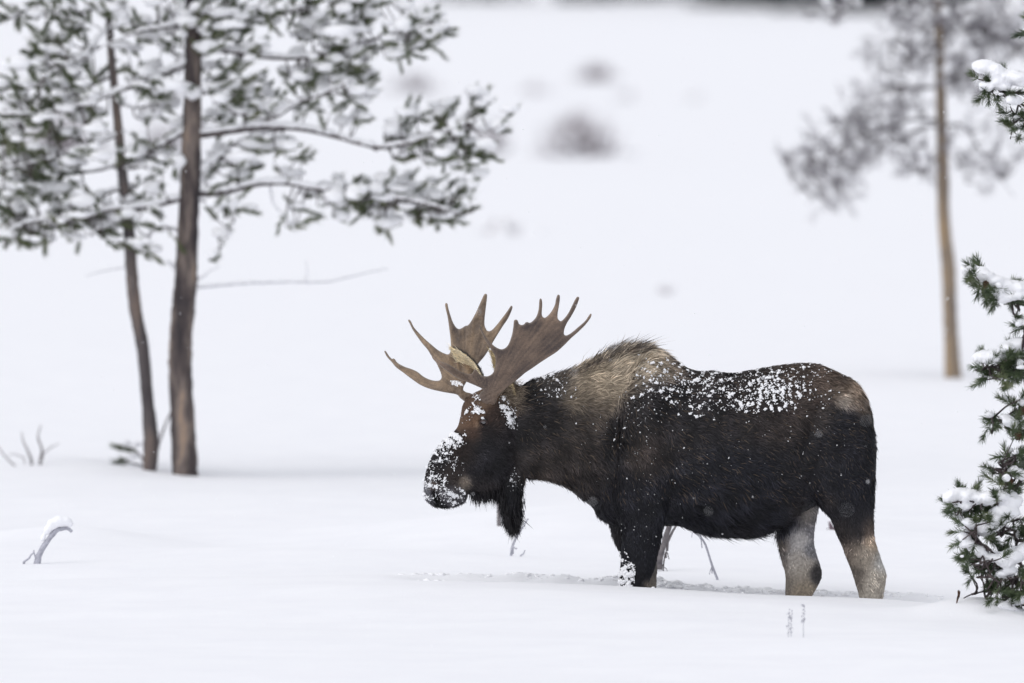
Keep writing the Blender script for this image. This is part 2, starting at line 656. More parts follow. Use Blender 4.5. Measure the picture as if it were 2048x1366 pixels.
big_br = [
    br([(392, 272), (450, 265), (520, 257), (600, 259), (680, 276), (750, 294), (830, 281), (900, 262), (965, 235)], YB, 0.034, 0.010, -0.3, 1, 40),
    br([(392, 388), (450, 385), (510, 370), (570, 367), (640, 379), (720, 386), (800, 395), (860, 410), (920, 428)], YB, 0.030, 0.008, -0.2, 2, 40),
    br([(392, 98), (470, 104), (540, 115), (620, 112), (700, 95), (780, 70), (860, 48)], YB, 0.028, 0.008, -0.1, 3, 36),
    br([(392, 178), (440, 192), (468, 222), (540, 238), (600, 205), (670, 175), (705, 155)], YB, 0.022, 0.007, -0.5, 4, 30),
    br([(395, 345), (430, 318), (470, 290), (530, 265), (600, 250)], YB, 0.02, 0.007, 0.4, 5, 24),
    br([(398, 30), (480, 20), (560, 30), (650, 10), (760, 0)], YB, 0.022, 0.007, 0.3, 6, 24),
    br([(375, 128), (320, 150), (225, 188), (164, 206), (80, 215), (10, 205)], YB, 0.026, 0.008, -0.3, 7, 34),
    br([(375, 262), (330, 285), (265, 318), (200, 340), (120, 350)], YB, 0.022, 0.007, 0.5, 8, 26),
    br([(370, 395), (300, 414), (220, 420), (150, 442), (60, 448), (10, 470)], YB, 0.026, 0.008, -0.2, 9, 34),
    br([(378, 40), (330, 55), (280, 60), (200, 85)], YB, 0.02, 0.007, -0.5, 10, 22),
    br([(372, 470), (330, 455), (300, 470), (290, 500)], YB, 0.012, 0.005, 0.2, 11, 14),
    br([(396, 400), (440, 410), (470, 430), (450, 480), (420, 515)], YB, 0.010, 0.004, -0.3, 12, 18),
    br([(540, 368), (548, 410), (575, 440), (590, 465)], YB, 0.008, 0.003, -0.2, 13, 14),
    br([(396, 576), (480, 567), (560, 565), (640, 566), (720, 551), (775, 540)], YB, 0.010, 0.003, 0.2, 14, 30),
    br([(610, 566), (615, 545), (612, 520)], YB + 0.1, 0.004, 0.002, 0.0, 15, 8),
    br([(398, 560), (420, 545), (440, 538)], YB, 0.006, 0.002, -0.1, 16, 8),
    br([(352, 545), (340, 525), (335, 518)], YB, 0.008, 0.003, -0.1, 17, 8),
]
big_reg = [
    (870, 290, 105, 40, 46), (970, 232, 34, 34, 12), (820, 245, 80, 25, 12), (800, 410, 130, 35, 60), (680, 400, 70, 30, 22), (740, 450, 35, 16, 8),
    (640, 70, 200, 55, 105), (830, 55, 60, 35, 20), (560, 20, 160, 30, 50), (620, 190, 105, 45, 44), (500, 230, 55, 30, 14), (700, 150, 40, 40, 12),
    (440, 60, 50, 60, 28), (450, 180, 40, 40, 14), (460, 330, 50, 40, 10), (450, 410, 40, 30, 12), (590, 320, 40, 20, 8), (430, 500, 22, 28, 5),
    (590, 452, 18, 16, 4), (930, 340, 30, 40, 10), (880, 430, 50, 18, 14),
    (60, 205, 65, 50, 20), (160, 215, 80, 40, 16), (100, 440, 110, 45, 40), (200, 450, 70, 35, 20), (60, 485, 55, 22, 14), (290, 430, 50, 40, 14),
    (290, 60, 70, 50, 26), (300, 190, 50, 60, 16), (300, 310, 50, 40, 14), (295, 490, 16, 22, 5), (170, 340, 60, 40, 12)]
ex = []
for z in np.arange(4.6, 9.0, 0.33):              # crown above the frame
    for k in range(3):
        a = RNG.random() * 6.28
        L = 1.5 * (1 - (z - 4.4) / 5.4) + 0.25
        st = np.array([np.interp(z, tb[:, 2], tb[:, 0]), YB, z])
        e = st + np.array([math.cos(a) * L, math.sin(a) * L, 0.15])
        big_br.append((spline(np.stack([st, (st + e) / 2 + [0, 0, -0.05], e]), 14), 0.02, 0.006))
        ex.append(st + (e - st) * RNG.uniform(0.35, 1.05, 9)[:, None] + RNG.normal(0, 0.14, (9, 3)))
for z in np.arange(2.4, 4.6, 0.3):               # boughs towards and away from the viewer
    for sgn in (1,):
        a = sgn * (math.pi / 2 + RNG.normal(0, 0.35))
        L = RNG.uniform(0.9, 1.5)
        st = np.array([np.interp(z, tb[:, 2], tb[:, 0]), YB, z])
        e = st + np.array([math.cos(a) * L, math.sin(a) * L, 0.05])
        big_br.append((spline(np.stack([st, (st + e) / 2 + [0, 0, -0.08], e]), 14), 0.02, 0.006))
        ex.append(st + (e - st) * RNG.uniform(0.45, 1.05, 7)[:, None] + RNG.normal(0, 0.12, (7, 3)))
tufted_tree(big, big_br, big_reg, YB, M_TWIG, M_NEEDLE, 0.5, 75, 0.075, 0.006, 0.75, 0.16, 21, 0.05, extra=np.concatenate(ex), bare=(12, 13, 14, 15, 16), keep=0.66, spread=0.5, outward=0.8, tx=tb[60, 0], branch_snow=0.85)

small_br = [
    br([(242, 268), (200, 285), (150, 306), (60, 332), (-10, 346)], YS, 0.02, 0.006, -0.3, 21, 28),
    br([(248, 378), (213, 386), (168, 404), (107, 431), (40, 440)], YS, 0.016, 0.005, 0.3, 22, 24),
    br([(226, 50), (205, 68), (164, 114), (130, 130), (95, 150)], YS, 0.016, 0.005, -0.4, 23, 20),
    br([(220, 8), (180, 22), (120, 26), (40, 14)], YS, 0.014, 0.005, 0.1, 24, 20),
    br([(232, 150), (190, 168), (140, 195), (90, 230), (40, 255)], YS, 0.016, 0.005, 0.4, 25, 22),
    br([(238, 205), (270, 215), (320, 205)], YS, 0.010, 0.004, -0.4, 26, 14),
    br([(246, 340), (280, 335), (320, 345)], YS, 0.010, 0.004, -0.5, 27, 14),
    br([(253, 440), (225, 445), (200, 455), (175, 470)], YS, 0.010, 0.004, -0.3, 28, 14),
    br([(258, 535), (220, 540), (170, 552)], YS, 0.005, 0.002, 0.2, 29, 12),
]
small_reg = [(130, 130, 55, 55, 44), (100, 255, 100, 40, 28), (80, 340, 70, 40, 18), (40, 300, 45, 40, 10), (200, 30, 60, 25, 12), (120, 20, 90, 18, 10),
             (40, 20, 40, 20, 8), (40, 400, 45, 45, 16), (210, 430, 60, 40, 14), (300, 210, 40, 30, 6), (300, 340, 40, 25, 6), (20, 190, 30, 40, 8)]
ex = []
for z in np.arange(4.4, 6.7, 0.33):
    for k in range(3):
        a = RNG.random() * 6.28
        L = 0.9 * (1 - (z - 4.2) / 3.4) + 0.2
        st = np.array([np.interp(z, tsm[:, 2], tsm[:, 0]), YS, z])
        e = st + np.array([math.cos(a) * L, math.sin(a) * L, 0.1])
        small_br.append((spline(np.stack([st, (st + e) / 2 + [0, 0, -0.04], e]), 12), 0.014, 0.005))
        ex.append(st + (e - st) * RNG.uniform(0.35, 1.05, 6)[:, None] + RNG.normal(0, 0.1, (6, 3)))
tufted_tree(small, small_br, small_reg, YS, M_TWIG, M_NEEDLE, 0.45, 75, 0.075, 0.006, 0.6, 0.16, 22, 0.048, extra=np.concatenate(ex), bare=(8,), keep=0.75, spread=0.5, outward=0.8, tx=tsm[60, 0], branch_snow=0.85)

# ------------------------------------------------------------------ slim tree on the right, farther back
gR = G(1906, 757)
YR = gR[1]
rt = empty('pine_tree', gR)
tag(rt, 'slim bare-stemmed tree with golden bark and drooping frosted twigs', 'tree')
tr_, rr_ = trunk_mesh([(1907, 780, 36), (1906, 752, 34), (1903, 690, 29), (1900, 620, 28), (1897, 540, 28), (1888, 440, 25), (1885, 340, 25), (1883, 240, 22),
                       (1880, 130, 18), (1876, 0, 15)], YR, M_BARK3, rt, above=(9.0, 0.015, 0), seed=6)
rbr = [
    br([(1878, 242), (1820, 240), (1760, 262), (1700, 285), (1640, 318), (1575, 322)], YR, 0.02, 0.005, -0.3, 31, 30),
    br([(1880, 250), (1830, 262), (1770, 300), (1700, 345), (1650, 375), (1615, 410)], YR, 0.018, 0.005, 0.3, 32, 30),
    br([(1878, 175), (1830, 178), (1780, 195), (1740, 215), (1700, 240)], YR, 0.016, 0.005, 0.4, 33, 24),
    br([(1878, 150), (1850, 90), (1815, 110), (1805, 170)], YR, 0.014, 0.004, -0.3, 34, 20),
    br([(1877, 90), (1840, 60), (1800, 60), (1785, 100)], YR, 0.014, 0.004, 0.3, 35, 20),
    br([(1890, 250), (1930, 255), (1960, 300), (2000, 350), (2030, 390)], YR, 0.016, 0.004, 0.2, 36, 24),
    br([(1890, 160), (1930, 150), (1970, 160), (2010, 200)], YR, 0.016, 0.005, -0.3, 37, 20),
    br([(1888, 70), (1930, 50), (1980, 60), (2020, 40)], YR, 0.016, 0.005, 0.3, 38, 20),
    br([(1876, 20), (1800, -20), (1720, -10), (1690, 15), (1668, 35)], YR, 0.016, 0.004, -0.2, 39, 24),
    br([(1884, 310), (1860, 320), (1845, 340)], YR, 0.010, 0.004, -0.2, 40, 12),
    br([(1890, 300), (1920, 330), (1930, 360)], YR, 0.010, 0.003, -0.2, 41, 12),
]
rreg = [(1740, 240, 60, 40, 34), (1690, 300, 70, 40, 36), (1650, 370, 45, 35, 22), (1590, 320, 35, 14, 10), (1800, 280, 50, 40, 20), (1830, 170, 40, 50, 22),
        (1810, 80, 40, 60, 30), (1840, 20, 50, 30, 20), (1930, 80, 60, 70, 50), (1990, 60, 50, 60, 46), (1940, 160, 40, 30, 18), (1930, 300, 35, 50, 16),
        (1990, 330, 40, 50, 12), (1840, 335, 22, 20, 10), (1690, 8, 40, 14, 9), (1665, 35, 8, 8, 3), (1750, 120, 20, 60, 8)]
ex = []
for z in np.arange(5.7, 8.6, 0.33):
    for k in range(3):
        a = RNG.random() * 6.28
        L = 1.2 * (1 - (z - 5.4) / 4.0) + 0.2
        st = np.array([np.interp(z, tr_[:, 2], tr_[:, 0]), YR, z])
        e = st + np.array([math.cos(a) * L, math.sin(a) * L, -0.1])
        rbr.append((spline(np.stack([st, (st + e) / 2 + [0, 0, 0.06], e]), 12), 0.014, 0.005))
        ex.append(st + (e - st) * RNG.uniform(0.35, 1.05, 6)[:, None] + RNG.normal(0, 0.12, (6, 3)))
tufted_tree(rt, rbr, rreg, YR, M_TWIG, M_HOAR, 0.8, 24, 0.13, 0.005, 0.3, 0.18, 23, 0.04, extra=np.concatenate(ex), maxtwig=0.6)

# a snow-covered crown just beyond it
gW = G(2120, 720)
wt = empty('pine_tree', gW)
tag(wt, 'pale snow-plastered pine crown beyond the slim golden-barked tree', 'tree')
YW = gW[1]
tw_, _ = trunk_mesh([(2120, 740, 34), (2118, 600, 30), (2115, 400, 26), (2112, 200, 24), (2110, 0, 20)], YW, M_BARK2, wt, above=(9.5, 0.015, 0), seed=8)
wbr = [br([(2110, 80), (2060, 50), (2000, 40), (1960, 20)], YW, 0.02, 0.006, 0.0, 51, 20), br([(2110, 10), (2060, -10), (2000, 0), (1970, -10)], YW, 0.02, 0.006, 0.3, 52, 20),
       br([(2112, 160), (2070, 120), (2030, 110)], YW, 0.02, 0.006, -0.3, 53, 16)]
wreg = [(2015, 40, 40, 45, 50), (2060, 60, 40, 60, 40), (2030, 0, 50, 25, 26)]
ex = []
for z in np.arange(4.8, 9.0, 0.33):
    for k in range(3):
        a = RNG.random() * 6.28
        L = 1.1 * (1 - (z - 4.6) / 5.4) + 0.2
        st = np.array([np.interp(z, tw_[:, 2], tw_[:, 0]), YW, z])
        e = st + np.array([math.cos(a) * L, math.sin(a) * L, -0.05])
        wbr.append((spline(np.stack([st, (st + e) / 2 + [0, 0, 0.05], e]), 12), 0.014, 0.005))
        ex.append(st + (e - st) * RNG.uniform(0.35, 1.05, 5)[:, None] + RNG.normal(0, 0.12, (5, 3)))
tufted_tree(wt, wbr, wreg, YW, M_TWIG, M_NEEDLE, 0.7, 30, 0.08, 0.006, 1.0, 0.14, 24, 0.10, nblob=2, extra=np.concatenate(ex), maxtwig=0.6)

# ------------------------------------------------------------------ young pine at the right edge, close to the moose
YN = -2.3
gN = np.array([P(2088, 1240, YN)[0], YN, 0.0])
gN[2] = ground_z(gN[0], gN[1])
nt_ = empty('young_pine', gN)
tag(nt_, 'young bushy pine with thick snow pillows close behind the moose rump', 'tree')
tn_, _ = trunk_mesh([(2090, 1290, 34), (2088, 1240, 32), (2086, 1000, 26), (2088, 700, 20), (2086, 400, 15), (2084, 150, 10), (2083, -20, 6)], YN, M_BARK2, nt_, seed=9)
nbr = [
    br([(2084, 235), (2040, 205), (2000, 175), (1965, 152)], YN, 0.012, 0.005, -0.15, 61, 18),
    br([(2084, 260), (2050, 225), (2030, 235), (2022, 262)], YN, 0.009, 0.004, 0.1, 62, 14),
    br([(2086, 622), (2040, 600), (2000, 580), (1965, 562), (1940, 545)], YN, 0.014, 0.005, -0.2, 63, 20),
    br([(2086, 640), (2050, 612), (2010, 604)], YN, 0.010, 0.004, 0.15, 64, 14),
    br([(2087, 668), (2062, 655), (2045, 652)], YN, 0.008, 0.004, -0.3, 65, 10),
    br([(2087, 760), (2040, 742), (2000, 738), (1970, 730)], YN, 0.014, 0.005, -0.2, 66, 18),
    br([(2087, 735), (2055, 715), (2025, 708)], YN, 0.010, 0.004, 0.2, 67, 14),
    br([(2087, 900), (2050, 868), (2015, 850), (1990, 842)], YN, 0.012, 0.005, -0.1, 68, 16),
    br([(2087, 870), (2055, 830), (2030, 808)], YN, 0.009, 0.004, 0.1, 69, 12),
    br([(2086, 975), (2055, 930), (2035, 908)], YN, 0.010, 0.004, 0.2, 70, 12),
    br([(2086, 1240), (2048, 1144), (2041, 1127), (2032, 1090), (2027, 1062), (2020, 994), (2010, 950), (2000, 930)], YN, 0.016, 0.005, -0.25, 71, 30),
    br([(2021, 1000), (1990, 1002), (1950, 1000), (1915, 995)], YN - 0.2, 0.010, 0.004, -0.1, 72, 18),
    br([(2027, 1060), (2000, 1050), (1975, 1035), (1955, 1040)], YN - 0.2, 0.009, 0.004, 0.15, 73, 14),
    br([(2034, 1095), (2005, 1110), (1970, 1095), (1942, 1068)], YN - 0.2, 0.010, 0.004, -0.1, 74, 18),
    br([(2040, 1125), (2005, 1120), (1970, 1125), (1950, 1130)], YN - 0.2, 0.008, 0.004, -0.2, 75, 14),
    br([(2080, 1225), (2040, 1190), (1995, 1180), (1950, 1190), (1925, 1200)], YN, 0.012, 0.005, -0.2, 76, 18),
    br([(2080, 1230), (2050, 1205), (2020, 1215), (1985, 1225)], YN, 0.010, 0.004, -0.3, 77, 14),
    br([(2044, 1140), (2030, 1152), (2000, 1158), (1974, 1152)], YN - 0.2, 0.005, 0.002, -0.2, 78, 12),
]
nreg = [(1985, 172, 32, 22, 16), (2030, 240, 16, 30, 10), (2030, 190, 18, 18, 6), (1962, 558, 24, 16, 14), (2005, 585, 32, 16, 16), (2035, 605, 22, 12, 10), (2046, 655, 6, 10, 4),
        (1990, 738, 30, 22, 26), (2030, 738, 24, 22, 22), (2035, 708, 16, 12, 8), (2005, 846, 22, 14, 14), (2038, 862, 14, 14, 8), (2036, 812, 14, 12, 6),
        (2030, 912, 16, 12, 8), (2005, 940, 18, 16, 10), (2030, 960, 20, 22, 10), (1930, 1008, 24, 18, 18), (1975, 1018, 30, 18, 20), (2005, 985, 24, 16, 10), (1955, 1045, 26, 16, 14),
        (1990, 1062, 26, 14, 12), (1940, 1080, 14, 24, 12), (1970, 1118, 34, 22, 30), (1955, 1140, 20, 12, 10), (2010, 1050, 22, 18, 10), (2010, 1135, 26, 20, 12), (2025, 1180, 28, 26, 22),
        (1985, 1185, 22, 10, 8), (2030, 1215, 22, 14, 12), (2040, 1080, 12, 40, 10)]
ex = []
for z in np.arange(0.15, 4.3, 0.24):             # the rest of its whorls, turned away from the frame
    for k in range(3):
        a = RNG.uniform(-1.5, 1.5)
        L = 0.75 * (1 - z / 4.9) + 0.12
        st = np.array([np.interp(z, tn_[:, 2], tn_[:, 0]), YN, z])
        e = st + np.array([math.cos(a) * L, math.sin(a) * L, 0.12])
        nbr.append((spline(np.stack([st, (st + e) / 2 + [0, 0, -0.03], e]), 10), 0.010, 0.004))
        ex.append(st + (e - st) * RNG.uniform(0.35, 1.05, 5)[:, None] + RNG.normal(0, 0.06, (5, 3)))
tufted_tree(nt_, nbr, nreg, YN - 0.15, M_TWIG, M_NEEDLE2, 0.22, 90, 0.062, 0.0034, 0.2, 0.085, 25, 0.022, nblob=1, m_snow=M_SNOW, voxel=0.009, extra=np.concatenate(ex), maxtwig=0.3, branch_snow=0.25)
# the big pillows of snow, smooth and rounded
pl = MB()
pill = [  # px, py, half width px, half height px, count
    [(1940, 536), (1965, 550), (1990, 562), (2010, 570), (2030, 572), (2050, 582), (2070, 590)], [(1990, 575), (2010, 590)], [(2005, 598), (2030, 590), (2055, 594)],
    [(2040, 640), (2060, 640)], [(1965, 712), (1985, 712), (2000, 712)], [(2015, 694), (2035, 688), (2060, 690)], [(2030, 728), (2045, 730)],
    [(1965, 130), (1985, 138), (2005, 150), (2025, 150), (2050, 160)], [(1995, 160), (2010, 172)], [(2022, 195), (2030, 200)], [(1972, 168), (1978, 172)],
    [(2010, 832), (2030, 850)], [(2050, 800), (2065, 810)], [(2030, 940), (2045, 950)],
    [(1905, 992), (1920, 985), (1940, 990), (1960, 996), (1985, 992), (2005, 990), (2020, 1000)], [(1935, 1003), (1930, 1012)],
    [(1970, 1058), (1990, 1040), (2005, 1025), (2018, 1020)], [(1930, 1042), (1945, 1048)], [(1950, 1092), (1970, 1110), (1990, 1115)], [(1925, 1070), (1932, 1085)],
    [(2012, 1120), (2030, 1108), (2050, 1098), (2070, 1090)], [(2005, 1146), (2020, 1140)],
    [(1920, 1195), (1945, 1192), (1970, 1188), (1985, 1182)], [(1995, 1205), (2010, 1212), (2030, 1222)], [(2010, 1236), (2040, 1240)], [(2030, 1200), (2045, 1196)]]
big_p = {0, 4, 5, 7, 14, 16, 20, 22}
for k, pp in enumerate(pill):
    c = spline(np.array(pp, float), max(3, 5 * len(pp)))
    if k == 22:
        continue
    hh = 17.0 if k in big_p else 11.0
    w = P(c[:, 0], c[:, 1] + 2, YN - 0.22 + RNG.normal(0, 0.035, len(c)))
    s = hh / PXM(YN) * (0.7 + 0.45 * RNG.random(len(c)))
    blobs(pl, w, np.stack([s * 1.2, s * 1.5, s * 0.8], -1), ICO2, 0.09)
V, T = remesh(np.concatenate(pl.v), np.concatenate(pl.f), 0.008, 6, 0.5)
V += 0.006 * wave(V, 0.07, 31, 3)[:, None] * [1, 1, 1]
o = mesh_np('snow_pillow', V, T, M_SNOW, nt_)
tag(o, kind='stuff')
for (px, py) in ((1972, 569), (2047, 822), (2036, 872), (2020, 963)):       # cones
    cn = MB()
    c0 = P(px, py, YN - 0.3)
    V, f = ICO2
    Wv = V * [0.024, 0.024, 0.03] * (1 + 0.13 * np.sin(V[:, 2:3] * 14) + 0.06 * RNG.normal(size=(len(V), 1)))
    cn.add(Wv + c0, f)
    cn.build('pine_cone', M_CONE, nt_)

# ------------------------------------------------------------------ sticks, stubs, weeds


def stick(name, label, cat, specs, mat, base_px, snow=None, dY=0.0, k=7, group=None):
    g = G(*base_px)
    Y = g[1] + dY
    root = empty(name, g)
    tag(root, label, cat, group)
    for nm, pts, r0, r1 in specs:
        m = MB()
        w = branch_pts(pts, Y, 16, 0.0, int(pts[0][0]))
        w[0, 2] -= 0.05
        m.add(*tube_geo(w, np.linspace(r0, r1, len(w)), k, 0.08, 5))
        m.build(nm, mat, root)
    if snow:
        sm = MB()
        for (px, py, rx, ry) in snow:
            c = P(px, py, Y)
            blobs(sm, c[None], np.array([[rx / PXM(Y), rx / PXM(Y), ry / PXM(Y)]]), ICO2, 0.07)
        V, T = remesh(np.concatenate(sm.v), np.concatenate(sm.f), 0.012, 5, 0.5)
        s_ = mesh_np('snow_cap', V, T, M_SNOW, root)
    return root


stick('bent_stub', 'bent frosted grey stub bowing under a cap of snow', 'branch',
      [('stem', [(72, 1130), (80, 1105), (95, 1080), (112, 1060), (128, 1053), (144, 1057)], 0.026, 0.012),
       ('shoot', [(46, 1126), (58, 1115), (68, 1098)], 0.009, 0.005), ('shoot', [(74, 1122), (70, 1112), (67, 1108)], 0.008, 0.004)], M_FROST, (72, 1128),
      snow=[(105, 1048, 13, 12), (118, 1042, 14, 12), (131, 1042, 13, 10), (140, 1048, 8, 7), (95, 1060, 9, 10), (86, 1076, 7, 9)])
stick('bare_twigs', 'thin bare twigs poking from the drift beside the left pines', 'twigs',
      [('twig', [(80, 925), (84, 900), (76, 875), (82, 850)], 0.014, 0.004), ('twig', [(64, 922), (55, 900), (46, 880), (44, 858)], 0.012, 0.003),
       ('twig', [(84, 910), (98, 895), (118, 878)], 0.007, 0.003), ('twig', [(38, 936), (20, 925), (0, 905), (-15, 890)], 0.008, 0.003), ('twig', [(50, 915), (30, 910), (15, 910)], 0.005, 0.002)],
      M_DEAD, (70, 930))
sp = stick('snowy_sprig', 'low green sprig under snow at the foot of the thin crooked pine', 'sprig',
           [('stem', [(290, 925), (275, 905), (258, 895), (248, 895)], 0.010, 0.004), ('stem', [(285, 930), (265, 926), (245, 927)], 0.008, 0.004)], M_TWIG, (280, 935),
           snow=[(262, 912, 17, 7), (250, 885, 12, 6), (272, 888, 12, 7)])
m = MB()
Yq = G(280, 935)[1]
qp = P(np.array([275, 262, 250, 265, 250]), np.array([904, 898, 897, 925, 928]), np.full(5, Yq))
needles(m, qp, np.array([[-1, 0, 0.2]] * 5), 0.1, 60, 0.06, 0.006)
tag(m.build('needles', M_NEEDLE, sp, smooth=False), kind='stuff')
stick('leaning_stick', 'thin dead stick leaning between the two left pine trunks', 'stick', [('stem', [(311, 915), (322, 875), (342, 828)], 0.014, 0.010)], M_DEAD, (311, 925))
stick('broken_stake', 'short grey stump standing in the drift behind the moose beard', 'stump', [('stem', [(999, 1060), (998, 1020), (996, 980), (997, 930)], 0.019, 0.015)], M_DEAD, (999, 1053))
stick('slanted_twig', 'slanted frosted twig in the snow beside the moose beard', 'twig',
      [('stem', [(1022, 1102), (1030, 1080), (1045, 1055), (1057, 1034)], 0.010, 0.005), ('shoot', [(1034, 1119), (1042, 1112), (1051, 1104)], 0.007, 0.004), ('shoot', [(1026, 1094), (1034, 1098)], 0.005, 0.003)],
      M_FROST, (1026, 1112))
stick('dead_shrub_stem', 'weathered brown forked stem seen just behind the moose front legs', 'branch',
      [('stem', [(1318, 1125), (1326, 1095), (1338, 1060), (1350, 1020)], 0.024, 0.018), ('stem', [(1334, 1088), (1344, 1066), (1358, 1036)], 0.010, 0.008),
       ('twig', [(1332, 1102), (1328, 1120), (1326, 1140)], 0.007, 0.004), ('twig', [(1332, 1102), (1338, 1108)], 0.005, 0.003), ('twig', [(1326, 1132), (1336, 1146)], 0.003, 0.002), ('twig', [(1326, 1128), (1321, 1140)], 0.003, 0.002)],
      M_DEAD, (1320, 1142))
stick('curved_twig', 'curved frosted twig under the moose belly', 'twig',
      [('stem', [(1438, 1166), (1424, 1130), (1413, 1095), (1402, 1072), (1398, 1050)], 0.010, 0.005), ('shoot', [(1404, 1082), (1396, 1072), (1386, 1066), (1383, 1076)], 0.004, 0.002), ('shoot', [(1424, 1133), (1418, 1144)], 0.004, 0.002)],
      M_FROST, (1436, 1160))
stick('dry_weed', 'tiny dark curled weed tip beside the young pine', 'weed', [('stem', [(1913, 1208), (1916, 1196), (1919, 1184)], 0.004, 0.011)], M_CONE, (1913, 1207), snow=[(1919, 1181, 5, 3)])
for nm, cxs, top, bot, lab in (('grass_stem', 1582, 1218, 1274, 'wider pale dried grass head in the snow before the moose'), ('grass_stem', 1607, 1208, 1275, 'slender pale dried grass stalk in the snow before the moose')):
    g = G(cxs, bot)
    r_ = empty(nm, g)
    tag(r_, lab, 'grass')
    m = MB()
    m.add(*tube_geo(branch_pts([(cxs, bot + 4), (cxs, (top + bot) / 2), (cxs + 2, top)], g[1], 10, 0.0, 3), np.linspace(0.0022, 0.0012, 10), 4))
    if cxs < 1600:
        m.add(*tube_geo(branch_pts([(cxs - 5, bot), (cxs - 5, (top + bot) / 2), (cxs - 3, top + 8)], g[1], 10, 0.0, 4), np.linspace(0.002, 0.001, 10), 4))
    m.build('stalk', M_FROST, r_)
    m = MB()
    nn = 60 if cxs < 1600 else 34
    yy = RNG.uniform(top, bot - (6 if cxs < 1600 else 30), nn)
    xx = RNG.normal(cxs - (2 if cxs < 1600 else 0), 3.2 if cxs < 1600 else 2.0, nn)
    s = RNG.uniform(0.0015, 0.0042, nn)
    blobs(m, P(xx, yy, g[1] + RNG.normal(0, 0.01, nn)), np.stack([s, s, s * 1.5], -1), ICO1, 0.2)
    tag(m.build('seeds', M_FROST, r_), kind='stuff')

# ------------------------------------------------------------------ far willow shrubs


def shrub(px, base, wpx, hpx, dens, label, snow=0.25, seed=0, group='willow shrubs far out in the snowfield'):
    r = np.random.default_rng(seed)
    g = G(px, base)
    k = PXM(g[1])
    W, Hh = wpx / k, hpx / k
    root = empty('willow_shrub', g)
    tag(root, label, 'shrub', group)
    m = MB()
    for q in range(dens):
        x0, y0 = r.normal(0, W * 0.25), r.normal(0, W * 0.2)
        a = r.normal(0, 0.45)
        b = r.normal(0, 0.4)
        h = Hh * r.uniform(0.5, 1.15) * math.exp(-(x0 / (0.55 * W)) ** 2)
        z0 = ground_z(g[0] + x0, g[1] + y0)
        p0 = np.array([g[0] + x0, g[1] + y0, z0 - 0.05])
        p2 = p0 + [math.sin(a) * h * 0.8, math.sin(b) * h * 0.8, h]
        p1 = (p0 + p2) / 2 + [0, 0, h * 0.1]
        m.add(*tube_geo(spline(np.stack([p0, p1, p2]), 6), np.linspace(0.010, 0.004, 6), 4))
    tag(m.build('stems', M_WILLOW, root), kind='stuff')
    m = MB()
    n = int(dens * snow)
    if n == 0:
        return
    x = r.normal(0, W * 0.28, n)
    y = r.normal(0, W * 0.2, n)
    z = ground_z(g[0] + x, g[1] + y) + Hh * r.uniform(0.0, 0.6, n) * np.exp(-(x / (0.5 * W)) ** 2)
    s = r.uniform(0.05, 0.13, n)
    blobs(m, np.stack([g[0] + x, g[1] + y, z], -1), np.stack([s * 1.6, s * 1.6, s * 0.7], -1), ICO1, 0.1, r)
    tag(m.build('snow_load', M_SNOWC, root), kind='stuff')


shrub(1190, 160, 90, 34, 210, 'small dark dense shrub highest up the open snowfield', 0.1, 1)
shrub(1160, 314, 165, 95, 190, 'largest mauve willow shrub standing in the open snowfield', 0.3, 2)
shrub(822, 186, 110, 44, 150, 'pinkish willow shrub just beyond the thick pine upper bough tips', 0.3, 3)
shrub(985, 300, 55, 60, 130, 'willow shrub half hidden behind the thick pine bough tip', 0.25, 4)
shrub(1072, 190, 100, 26, 60, 'faint low willow twigs between two darker shrubs', 0.3, 5)
shrub(1003, 466, 80, 32, 34, 'small grey shrub tips between pine boughs and moose antlers', 0.3, 6)
shrub(1250, 198, 60, 20, 26, 'faint willow twigs just below the dark dense shrub', 0.3, 7)
shrub(1385, 205, 60, 24, 18, 'barely showing willow twigs alone in the wide snowfield', 0.3, 8)
shrub(1336, 588, 44, 24, 9, 'tiny faint twigs in the snow above the moose hump', 0.0, 9)
shrub(120, 310, 200, 85, 230, 'wide pinkish willow thicket behind the left pine boughs', 0.4, 10)
shrub(330, 300, 140, 60, 90, 'pinkish willow shrub behind the two left pine trunks', 0.4, 12)
shrub(1663, 1060, 16, 30, 16, 'tiny blurred twig clump showing between the moose hind legs', 0.0, 11)

# ------------------------------------------------------------------ far treeline
r = np.random.default_rng(77)
YT = 770.0


def conifer_mesh(seed):
    r = np.random.default_rng(seed)
    m = MB()
    H = 13.0
    n = 1500
    h = r.random(n) ** 0.8
    rad = 2.3 * (1 - h) ** 0.8 * (0.35 + 0.65 * r.random(n)) + 0.1
    a = r.random(n) * 6.28
    c = np.stack([rad * np.cos(a), rad * np.sin(a), 0.3 + h * (H - 0.4) - rad * 0.25], -1)
    d1 = unit(np.stack([np.cos(a), np.sin(a), -0.35 + 0 * a], -1)) * r.uniform(0.35, 0.8, n)[:, None]
    d2 = unit(np.cross(d1, r.normal(size=(n, 3)))) * 0.22
    V = np.stack([c - d2, c + d2, c + d1], 1).reshape(-1, 3)
    m.add(V, np.arange(3 * n).reshape(-1, 3))
    me = m.build('crown', M_NEEDLE3, None, smooth=False)
    t = MB()
    t.add(*tube_geo(np.stack([np.zeros(8), np.zeros(8), np.linspace(-0.5, H, 8)], -1), np.linspace(0.18, 0.03, 8), 7))
    tk = t.build('trunk', M_BARK2, None)
    return me, tk


